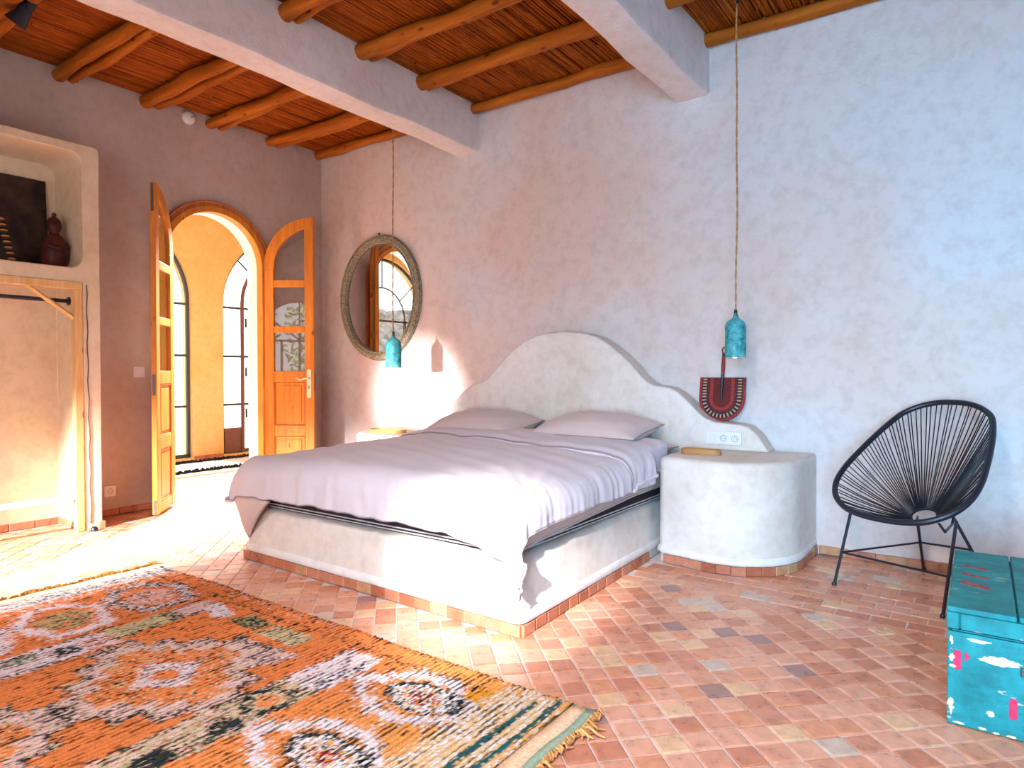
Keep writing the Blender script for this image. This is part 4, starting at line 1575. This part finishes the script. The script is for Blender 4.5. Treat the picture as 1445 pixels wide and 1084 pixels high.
def closed_spline(P, m):
    out = []
    n = len(P)
    for i in range(n):
        p0, p1, p2, p3 = P[i - 1], P[i], P[(i + 1) % n], P[(i + 2) % n]
        for k in range(m):
            t = k / m
            out.append(tuple(0.5 * ((2 * p1[d]) + (-p0[d] + p2[d]) * t + (2 * p0[d] - 5 * p1[d] + 4 * p2[d] - p3[d]) * t * t + (-p0[d] + 3 * p1[d] - 3 * p2[d] + p3[d]) * t ** 3) for d in range(2)))
    return out


rim2 = closed_spline(full, 6)
rim3 = [cC + cS * a + cU * b for a, b in rim2]
org = Vector((-0.26, 3.9, 0))
loc_ = lambda ps: [tuple(Vector(p) - org) for p in ps]
MB().tube(loc_(rim3), 0.0145, 10, True).build('rim', M['black_metal'], ch, smooth=60)
hub = Vector((-0.226, 3.88, 0.378))
HB = Vector((0.423 * 0.84, 0.906 * 0.84, 0.54))
hubpts = [hub + cS * 0.058 * math.cos(q) + HB * 0.055 * math.sin(q) for q in [2 * PI * i / 28 for i in range(28)]]
MB().tube(loc_(hubpts), 0.006, 6, True).build('hub_ring', M['black_metal'], ch, smooth=60)
# cords: from the rim to the hub, evenly spaced along the rim
cum = [0]
for i in range(len(rim3)):
    cum.append(cum[-1] + (rim3[(i + 1) % len(rim3)] - rim3[i]).length)
NC = 96
cord_n = 0
for c_ in range(NC):
    d = cum[-1] * ((c_ + random.uniform(-0.28, 0.28)) % NC) / NC
    i = max(k for k in range(len(rim3)) if cum[k] <= d)
    t = (d - cum[i]) / (cum[i + 1] - cum[i])
    p = rim3[i].lerp(rim3[(i + 1) % len(rim3)], t)
    rel = p - hub
    q = math.atan2(rel.dot(Vector((0.423, 0.906, 0))), rel.dot(cS))
    h = hub + cS * 0.058 * math.cos(q) + HB * 0.055 * math.sin(q)
    mid = p.lerp(h, 0.5) + Vector((0, 0, -0.012))
    MB().tube(loc_([p, p.lerp(h, 0.25) + Vector((0, 0, -0.009)), mid, p.lerp(h, 0.75) + Vector((0, 0, -0.009)), h]), 0.0030, 5).build('seat_cord', M['black_cord'], ch, smooth=60)
fA, fB, fC, fD = Vector((-0.608, 3.723, 0)), Vector((-0.248, 4.285, 0)), Vector((-0.130, 3.508, 0)), Vector((0.08, 3.95, 0))
tA, tB, tC, tD = Vector((-0.540, 3.805, 0.400)), Vector((-0.262, 3.97, 0.345)), Vector((-0.085, 3.60, 0.425)), Vector((-0.118, 3.90, 0.41))
for f_, t_ in ((fA, tA), (fB, tB), (fC, tC), (fD, tD)):
    lg = MB().tube(loc_([f_ + (t_ - f_) * 0.012, t_]), 0.0075, 8).build('leg', M['black_metal'], ch)
    MB().lathe([(0.011, 0.0), (0.012, 0.010), (0.009, 0.016)], 10, Matrix.Translation(f_ - org)).build('foot_cap', M['black_metal'], lg)
at_ = lambda f_, t_, k: f_.lerp(t_, k)
bars = ((at_(fA, tA, 0.42), at_(fC, tC, 0.42)), (at_(fA, tA, 0.42), at_(fB, tB, 0.56)), (at_(fB, tB, 0.56), at_(fD, tD, 0.56)), (at_(fC, tC, 0.42), at_(fD, tD, 0.56)))
for a, b in bars:
    MB().tube(loc_([a, b]), 0.0055, 8).build('stretcher', M['black_metal'], ch)
# under-frame that carries the shell
MB().tube(loc_([tC + Vector((-0.07, 0.05, -0.03)), tC + Vector((-0.045, 0.06, -0.07)), tD + Vector((0.01, -0.06, -0.05)), tD + Vector((0.02, 0.0, 0.02))]), 0.006, 8).build('seat_support', M['black_metal'], ch)
MB().tube(loc_([tB, hub + Vector((-0.03, 0.03, -0.01))]), 0.006, 8).build('seat_support', M['black_metal'], ch)
MB().tube(loc_([tD, rim3[50 * len(rim3) // 156]]), 0.006, 8).build('seat_support', M['black_metal'], ch)

# ================================================================== CHEST
cx0, cx1, cy0, cy1, cz = -0.078, 0.66, 2.462, 3.262, 0.37
cs = thing('storage_chest', 'worn teal-painted wooden chest with chipped paint, in front of the black chair', 'chest', ((cx0 + cx1) / 2, (cy0 + cy1) / 2, 0))
co = Vector(((cx0 + cx1) / 2, (cy0 + cy1) / 2, 0))
wp(MB().box(cx0 + 0.012, cx1 - 0.012, cy0 + 0.012, cy1 - 0.012, 0.006, 0.296), 'carcass', M['teal'], cs)
wp(MB().box(cx0, cx1, cy0, cy0 + 0.018, 0.0, 0.292), 'front_board', M['teal'], cs, bevel=0.004)
wp(MB().box(cx0, cx0 + 0.018, cy0 + 0.018, cy1, 0.0, 0.294), 'side_board', M['teal'], cs, bevel=0.004)
wp(MB().box(cx1 - 0.018, cx1, cy0 + 0.018, cy1, 0.0, 0.294), 'side_board', M['teal'], cs, bevel=0.004)
lid = wp(MB().box(cx0 + 0.004, cx1 - 0.004, cy0 + 0.004, cy1 - 0.004, 0.303, 0.352), 'lid', M['teal'], cs, bevel=0.003)
edges = [cx0 - 0.002, 0.097, 0.29, 0.48, cx1 + 0.002]
for i in range(4):
    g = 0.0025
    wp(MB().box(edges[i] + (g if i else 0), edges[i + 1] - (g if i < 3 else 0), cy0 - 0.002, cy1, 0.352 + 0.0008 * (i % 2), cz + 0.001 * (i % 2)), 'lid_plank', M['teal'], cs, bevel=0.004)
wp(MB().box(cx0 - 0.003, cx0 + 0.030, cy0 - 0.004, cy0 + 0.014, 0.302, 0.352), 'lid_corner', M['teal'], cs, bevel=0.003)
wp(MB().box(cx0 + 0.033, cx1 - 0.033, cy0 - 0.004, cy0 + 0.014, 0.302, 0.352), 'lid_front_strip', M['teal'], cs, bevel=0.003)


def blob(cx, cz_, w, h, n=26, rag=0.2, seed=0):
    rr = random.Random(seed)
    return [(cx + w / 2 * math.cos(2 * PI * i / n) * (1 + rr.uniform(-rag, rag)), cz_ + h / 2 * math.sin(2 * PI * i / n) * (1 + rr.uniform(-rag, rag))) for i in range(n)]


yf = cy0
mark_n = [0]


def mark(poly, mat, nm):
    mark_n[0] += 1
    wp(MB().prism(poly, yf - 0.0006 - 0.00012 * mark_n[0], yf + 0.002, 'y'), nm, M[mat], cs, smooth=0)


mark(blob(0.055, 0.226, 0.100, 0.026, 34, 0.24, 1), 'bare_wood', 'paint_chip')
mark(blob(0.034, 0.062, 0.020, 0.016, 20, 0.35, 3), 'bare_wood', 'paint_chip')
mark(blob(0.003, 0.276, 0.055, 0.010, 24, 0.4, 5), 'bare_wood', 'paint_chip')
mark(rounded(-0.062, -0.042, 0.176, 0.236, 0.004, 2), 'pink_paint', 'paint_mark')
mark([(-0.033, 0.234), (-0.030, 0.235), (-0.019, 0.222), (-0.030, 0.206), (-0.033, 0.206)], 'pink_paint', 'paint_mark')
mark(rounded(0.078, 0.098, 0.060, 0.122, 0.006, 2), 'pink_paint', 'paint_mark')
zt = cz
for k, (y_, h_) in enumerate(((3.00, 0.050), (2.875, 0.055), (2.755, 0.085))):
    pl = [(-0.055 + 0.012 * k * 0.3, y_ + h_ * 0.5), (-0.01, y_ + h_ * 0.15), (0.028, y_ + 0.0), (0.032, y_ - h_ * 0.55), (-0.005, y_ - h_ * 0.35), (-0.052, y_ - h_ * 0.1)]
    wp(MB().prism(pl, zt - 0.001, zt + 0.0008, 'z'), 'red_brush_mark', M['red_paint'], cs, smooth=0)
rr_ = random.Random(5)
for k in range(9):
    mark(blob(-0.070 + rr_.uniform(0, 0.006), rr_.uniform(0.01, 0.28), rr_.uniform(0.006, 0.016), rr_.uniform(0.008, 0.024), 14, 0.35, k + 20), 'bare_wood', 'paint_chip')
for k in range(7):
    mark(blob(-0.04 + k * 0.045 + rr_.uniform(-0.01, 0.01), 0.008 + rr_.uniform(-0.002, 0.003), rr_.uniform(0.015, 0.035), 0.007, 14, 0.3, k + 40), 'bare_wood', 'paint_chip')
lt = wp(MB().box(0.104, 0.150, yf - 0.008, yf, 0.195, 0.222), 'hasp', M['lock'], cs, bevel=0.003)
wp(MB().lathe([(0.006, 0), (0.006, 0.006)], 10, Matrix.Translation((0.112, yf - 0.006, 0.208)) @ Matrix.Rotation(R(90), 4, 'X')), 'rivet', M['lock'], lt)

# ================================================================== RUG
rg = thing('orange_rug', 'large orange wool rug with pink, black and olive motifs and fringed ends', 'rug', (-2.4, 1.05, 0))
RX0, RX1, RY0, RY1 = -3.70, -1.075, 0.20, 1.872
nx, ny = 640, 150
gx = np.linspace(RX0, RX1, nx)
gy = np.linspace(RY0, RY1, ny)
X, Y = np.meshgrid(gx, gy, indexing='ij')
jx = X + 0.012 * smooth_noise(X * 40, Y * 37, 3) + rng.normal(0, 0.006, X.shape)
jy = Y + 0.012 * smooth_noise(X * 35, Y * 41, 5) + rng.normal(0, 0.008, X.shape)


def inside(poly):
    r = np.zeros(X.shape, bool)
    n = len(poly)
    for i in range(n):
        x1, y1 = poly[i]
        x2, y2 = poly[(i + 1) % n]
        c = ((y1 > jy) != (y2 > jy)) & (jx < (x2 - x1) * (jy - y1) / (y2 - y1 + 1e-12) + x1)
        r ^= c
    return r


def near(line, w):
    d = np.full(X.shape, 9.0)
    for (x1, y1), (x2, y2) in zip(line[:-1], line[1:]):
        L2 = (x2 - x1) ** 2 + (y2 - y1) ** 2 + 1e-9
        t = np.clip(((jx - x1) * (x2 - x1) + (jy - y1) * (y2 - y1)) / L2, 0, 1)
        d = np.minimum(d, np.hypot(jx - x1 - t * (x2 - x1), jy - y1 - t * (y2 - y1)))
    return d < w


Oc = np.array((0.84, 0.25, 0.075))
Oy = np.array((0.90, 0.42, 0.11))
PK = np.array((0.80, 0.52, 0.47))
LI = np.array((0.84, 0.70, 0.72))
WH = np.array((0.92, 0.84, 0.80))
OL = np.array((0.50, 0.42, 0.20))
CRM = np.array((0.70, 0.55, 0.34))
KK = np.array((0.030, 0.040, 0.040))
RD_ = np.array((0.60, 0.04, 0.05))
PALE = np.array((0.88, 0.56, 0.26))
tt = np.clip((X + 1.9) / 0.8, 0, 1)[..., None]
col = Oc * (1 - tt) + Oy * tt
col = col * (1 + 0.10 * smooth_noise(X * 6, Y * 2, 8))[..., None]
rnd = rng.random(X.shape)


def paint(mask, c, p=1.0):
    global col
    m = mask & (rnd < p) if p < 1 else mask
    col[m] = c
    return mask


def speck(mask, c, p):
    m = mask & (rng.random(X.shape) < p)
    col[m] = c


def ellipse(cx, cy, a, b):
    return ((jx - cx) / a) ** 2 + ((jy - cy) / b) ** 2 < 1


# end bands
e = paint(jx < -3.57, WH)
speck(e, LI, 0.3)
speck(e & (np.abs(jx + 3.61) < 0.012), KK, 0.5)
speck(e & (np.abs(jx + 3.655) < 0.010), KK, 0.35)
speck(jx < -3.5, WH, 0.25)
# long side borders with dotted lines
for yy in (1.855, 1.755):
    speck(np.abs(jy - yy) < 0.012, KK, 0.45)
speck((jy > 1.80) & (jx < -2.2), PK, 0.12)
# first field: hexagon frames
def hexa(cx, cy, w, h, frame, core, kout=False, inner_p=0.7):
    P = [(cx - w, cy - h * 0.35), (cx - w, cy + h * 0.35), (cx - w * 0.2, cy + h), (cx + w, cy + h * 0.6), (cx + w, cy - h * 0.6), (cx - w * 0.2, cy - h), (cx - w, cy - h * 0.35)]
    paint(near(P, 0.019), frame)
    speck(near(P, 0.045), frame, 0.25)
    if kout:
        speck(near(P, 0.04), KK, 0.35)
    m = ellipse(cx + 0.02, cy, w * 0.62, h * 0.62)
    paint(m, core)
    speck(m, KK, 0.16)
    speck(m, Oc, 0.25)


hexa(-3.26, 1.20, 0.20, 0.16, LI, OL)
hexa(-3.27, 1.57, 0.20, 0.16, LI, PK, True)
hexa(-3.27, 0.83, 0.20, 0.16, LI, OL)
hexa(-3.27, 0.46, 0.20, 0.16, LI, PK)
# first cross band
b1 = (jx > -2.985) & (jx < -2.79) & (jy < 1.24)
paint(b1, LI)
speck(b1, PK, 0.3)
speck(ellipse(-2.88, 1.07, 0.05, 0.05), KK, 0.75)
speck(ellipse(-2.92, 0.93, 0.04, 0.06), (0.16, 0.22, 0.12), 0.7)
speck(b1 & ((np.abs(jx + 2.80) < 0.012) | (np.abs(jx + 2.97) < 0.010)), KK, 0.45)
speck(b1 & ellipse(-2.86, 1.18, 0.08, 0.06), Oc, 0.4)
b1b = (jx > -2.98) & (jx < -2.84) & (jy > 1.24) & (jy < 1.70)
paint(b1b & (jy < 1.52), CRM)
speck(b1b & (jy < 1.52), OL, 0.5)
paint(b1b & (jy > 1.52), PK)
speck(b1b & (np.abs(jy - 1.50) < 0.03), KK, 0.6)
speck(b1b & (np.abs(jx + 2.85) < 0.012), KK, 0.6)
# inner border along the long side
m = inside([(-2.89, 1.62), (-2.90, 1.72), (-2.70, 1.68), (-2.70, 1.60)]); paint(m, LI)
m = inside([(-2.66, 1.62), (-2.62, 1.72), (-2.45, 1.69), (-2.48, 1.60)]); paint(m, OL); speck(m, KK, 0.6)
m = inside([(-2.45, 1.60), (-2.43, 1.70), (-2.20, 1.71), (-2.20, 1.60)]); paint(m, CRM); speck(m, OL, 0.4); speck(m, KK, 0.08)
# centre field: stepped medallions, each with black stepped outlines
def stepped(cx, cy, sx, sy):
    n = 4
    for k in range(n):
        w = sx * (k + 1) / n
        h = sy * (n - k) / n
        m = (np.abs(jx - cx) < w) & (np.abs(jy - cy) < h)
        yield m


def medallion(cx, cy, sx, sy):
    M0 = np.zeros(X.shape, bool)
    for m in stepped(cx, cy, sx, sy):
        M0 |= m
    M1 = np.zeros(X.shape, bool)
    for m in stepped(cx, cy, sx * 0.9, sy * 0.9):
        M1 |= m
    ring = M0 & ~M1
    paint(M0, PK)
    speck(M0, CRM, 0.22)
    speck(ring, KK, 0.62)
    M2 = np.zeros(X.shape, bool)
    for m in stepped(cx, cy, sx * 0.70, sy * 0.68):
        M2 |= m
    paint(M2, Oc)
    speck(M2, CRM, 0.15)
    d = np.abs(jx - cx) / (sx * 0.36) + np.abs(jy - cy) / (sy * 0.36)
    paint(d < 1, LI)
    speck(d < 1, PK, 0.4)
    paint(d < 0.45, Oc)
    st = M0 & (np.abs((jx * 60) % 1.0 - 0.5) < 0.13)
    speck(st, KK, 0.22)


medallion(-2.36, 1.19, 0.42, 0.36)
medallion(-2.36, 0.52, 0.42, 0.36)
m = inside([(-2.27, 1.43), (-2.25, 1.56), (-2.10, 1.57), (-2.14, 1.43)]); paint(m, PK); speck(m, KK, 0.18)
# second cross band
b2 = (jx > -2.0) & (jx < -1.81) & (jy < 1.72)
paint(b2, CRM)
speck(b2 & (jy < 1.40), OL, 0.35)
speck(b2 & (jy < 1.40), PK, 0.35)
paint(b2 & (jy > 1.42), LI)
speck(b2 & (jy > 1.42), WH, 0.4)
speck(b2, RD_, 0.05)
mm = ellipse(-1.90, 1.29, 0.085, 0.085)
paint(mm, CRM)
d_ = ((jx + 1.90) / 0.085) ** 2 + ((jy - 1.29) / 0.085) ** 2
speck((d_ < 1.1) & (d_ > 0.55), KK, 0.85)
speck(d_ < 0.3, Oc, 0.7)
for cy_, p_ in ((1.12, 0.8), (0.90, 0.85), (0.70, 0.7)):
    speck(ellipse(-1.87, cy_, 0.05, 0.055), KK, p_)
speck(b2 & (np.abs(jx + 1.845) < 0.012), KK, 0.5)
speck(b2 & (np.abs(jx + 1.995) < 0.010), KK, 0.5)
# third field: pink diamond frames around black-edged white medallions
for cy_ in (1.60, 1.20, 0.80, 0.40):
    P = [(-1.78, cy_ - 0.03), (-1.62, cy_ + 0.12), (-1.47, cy_ + 0.13), (-1.33, cy_ + 0.05), (-1.33, cy_ - 0.07), (-1.48, cy_ - 0.15), (-1.62, cy_ - 0.13), (-1.78, cy_ - 0.03)]
    paint(near(P, 0.021), WH)
    speck(near(P, 0.021), LI, 0.4)
    speck(near(P, 0.05), LI, 0.22)
    e_ = ((jx + 1.50) / 0.15) ** 2 + ((jy - cy_) / 0.085) ** 2
    paint(e_ < 1, WH)
    speck((e_ < 1.12) & (e_ > 0.74), KK, 0.8)
    speck(e_ < 0.7, KK, 0.22)
    speck(e_ < 0.5, Oy, 0.3)
    speck(e_ < 0.2, RD_, 0.3)
paint(inside([(-1.42, 1.68), (-1.36, 1.78), (-1.27, 1.78), (-1.27, 1.66)]), np.array((0.86, 0.34, 0.03)))
# pale end with two dark green stripes
e2 = jx > -1.34
mixm = e2 & (rng.random(X.shape) < np.clip((jx + 1.38) / 0.10, 0, 1))
paint(mixm & (jy < 1.80), PALE)
speck(mixm, WH, 0.35)
GR = np.array((0.03, 0.12, 0.12))
paint((np.abs(X + 1.18 + rng.normal(0, 0.002, X.shape)) < 0.008) & (Y < 1.80), GR)
paint((np.abs(X + 1.115 + rng.normal(0, 0.002, X.shape)) < 0.008) & (Y < 1.84), GR)
speck((jx > -1.10), Oy, 0.5)
# tone jitter; shade between the pile rows put into the colour
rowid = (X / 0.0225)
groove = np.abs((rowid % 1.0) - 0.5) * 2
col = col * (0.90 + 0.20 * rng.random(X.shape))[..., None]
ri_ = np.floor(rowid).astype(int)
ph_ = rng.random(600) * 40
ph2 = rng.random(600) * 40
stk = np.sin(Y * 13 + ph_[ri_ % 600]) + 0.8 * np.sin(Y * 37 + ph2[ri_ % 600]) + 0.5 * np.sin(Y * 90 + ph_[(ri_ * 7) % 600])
deep_shade = (groove > 0.55) & (stk > 0.25) & (rng.random(X.shape) < 0.85)
col[deep_shade] = col[deep_shade] * 0.16
soft_shade = (groove > 0.75) & ~deep_shade
col[soft_shade] = col[soft_shade] * 0.72
Z = 0.020 + 0.003 * smooth_noise(X * 5, Y * 5, 4) - 0.006 * groove ** 3 + rng.normal(0, 0.0016, X.shape)
edge_f = np.minimum(np.minimum((Y - RY0), (RY1 - Y)) / 0.012, 1)
Z = 0.006 + (Z - 0.006) * np.clip(edge_f, 0, 1)
Xw = X + 0.0
Yw = Y + 0.010 * smooth_noise(X * 3, Y * 0 + 1, 6) * np.clip((Y - 1.2) / 0.6, 0, 1) + rng.normal(0, 0.003, X.shape) * (Y > RY1 - 0.03)
vs = [(float(a) + 2.4, float(b) - 1.05, float(c)) for a, b, c in zip(Xw.ravel(), Yw.ravel(), Z.ravel())]
po = MB().grid(vs, nx, ny).build('pile', M['pile'], rg, smooth=180)
ca = po.data.color_attributes.new('Col', 'FLOAT_COLOR', 'POINT')
flat = np.ones((nx * ny, 4), np.float32)
flat[:, :3] = np.clip(col.reshape(-1, 3), 0, 1)
ca.data.foreach_set('color', flat.ravel())
stuff(po)
MB().box(RX0 + 2.4, RX1 + 2.4, RY0 - 1.05 + 0.004, RY1 - 1.05 - 0.006, 0.001, 0.010).build('backing', M['rope'], rg)


def flatweave(x0, x1, c, name, z=0.008):
    t_ = plain('weave_' + name, c, 0.95, 0.05, 0, 0.14, 90, 0.4)
    n = 40
    pts = []
    for i in range(n + 1):
        yy = RY0 + (RY1 - 0.005 - RY0) * i / n
        w = 0.004 * math.sin(i * 0.9)
        pts += [(x0 + 2.4 + w, yy - 1.05, z), (x1 + 2.4 + w, yy - 1.05, z)]
    o = MB().grid(pts, n + 1, 2).build(name, t_, rg)
    s_ = o.modifiers.new('thick', 'SOLIDIFY')
    s_.thickness = 0.006
    return o


flatweave(-3.78, -3.695, (0.86, 0.72, 0.42), 'cream_end_weave')
flatweave(-1.08, -1.022, (0.86, 0.58, 0.36), 'peach_end_weave')
flatweave(-1.022, -0.990, (0.34, 0.46, 0.34), 'green_end_weave')


def fringe(x0, sgn, c, lenr, name):
    t_ = plain('yarn_' + name, c, 0.95, 0.05, 0, 0.25, 60)
    mb = MB()
    for i in range(230):
        yy = RY0 + (RY1 - RY0) * (i + random.random()) / 230
        L = random.uniform(*lenr) * (0.55 + 0.45 * math.sin(yy * 23 + x0) + 0.35 * math.sin(yy * 51))
        L = max(0.018, L)
        k = random.uniform(-0.015, 0.015)
        mb.tube([(x0 + 2.4, yy - 1.05, 0.008), (x0 + sgn * L * 0.4 + 2.4, yy - 1.05 + k, 0.016 + random.uniform(0, 0.008)), (x0 + sgn * L * 0.75 + 2.4, yy - 1.05 + k * 0.3, 0.012), (x0 + sgn * L + 2.4, yy - 1.05 + k * 2, 0.006)], [0.0035, 0.0055, 0.005, 0.003], 5)
    stuff(mb.build(name, t_, rg, smooth=60))


fringe(-3.775, -1, (0.40, 0.19, 0.05), (0.05, 0.12), 'knotted_fringe')
fringe(-0.992, 1, (0.72, 0.34, 0.12), (0.03, 0.065), 'curled_fringe')
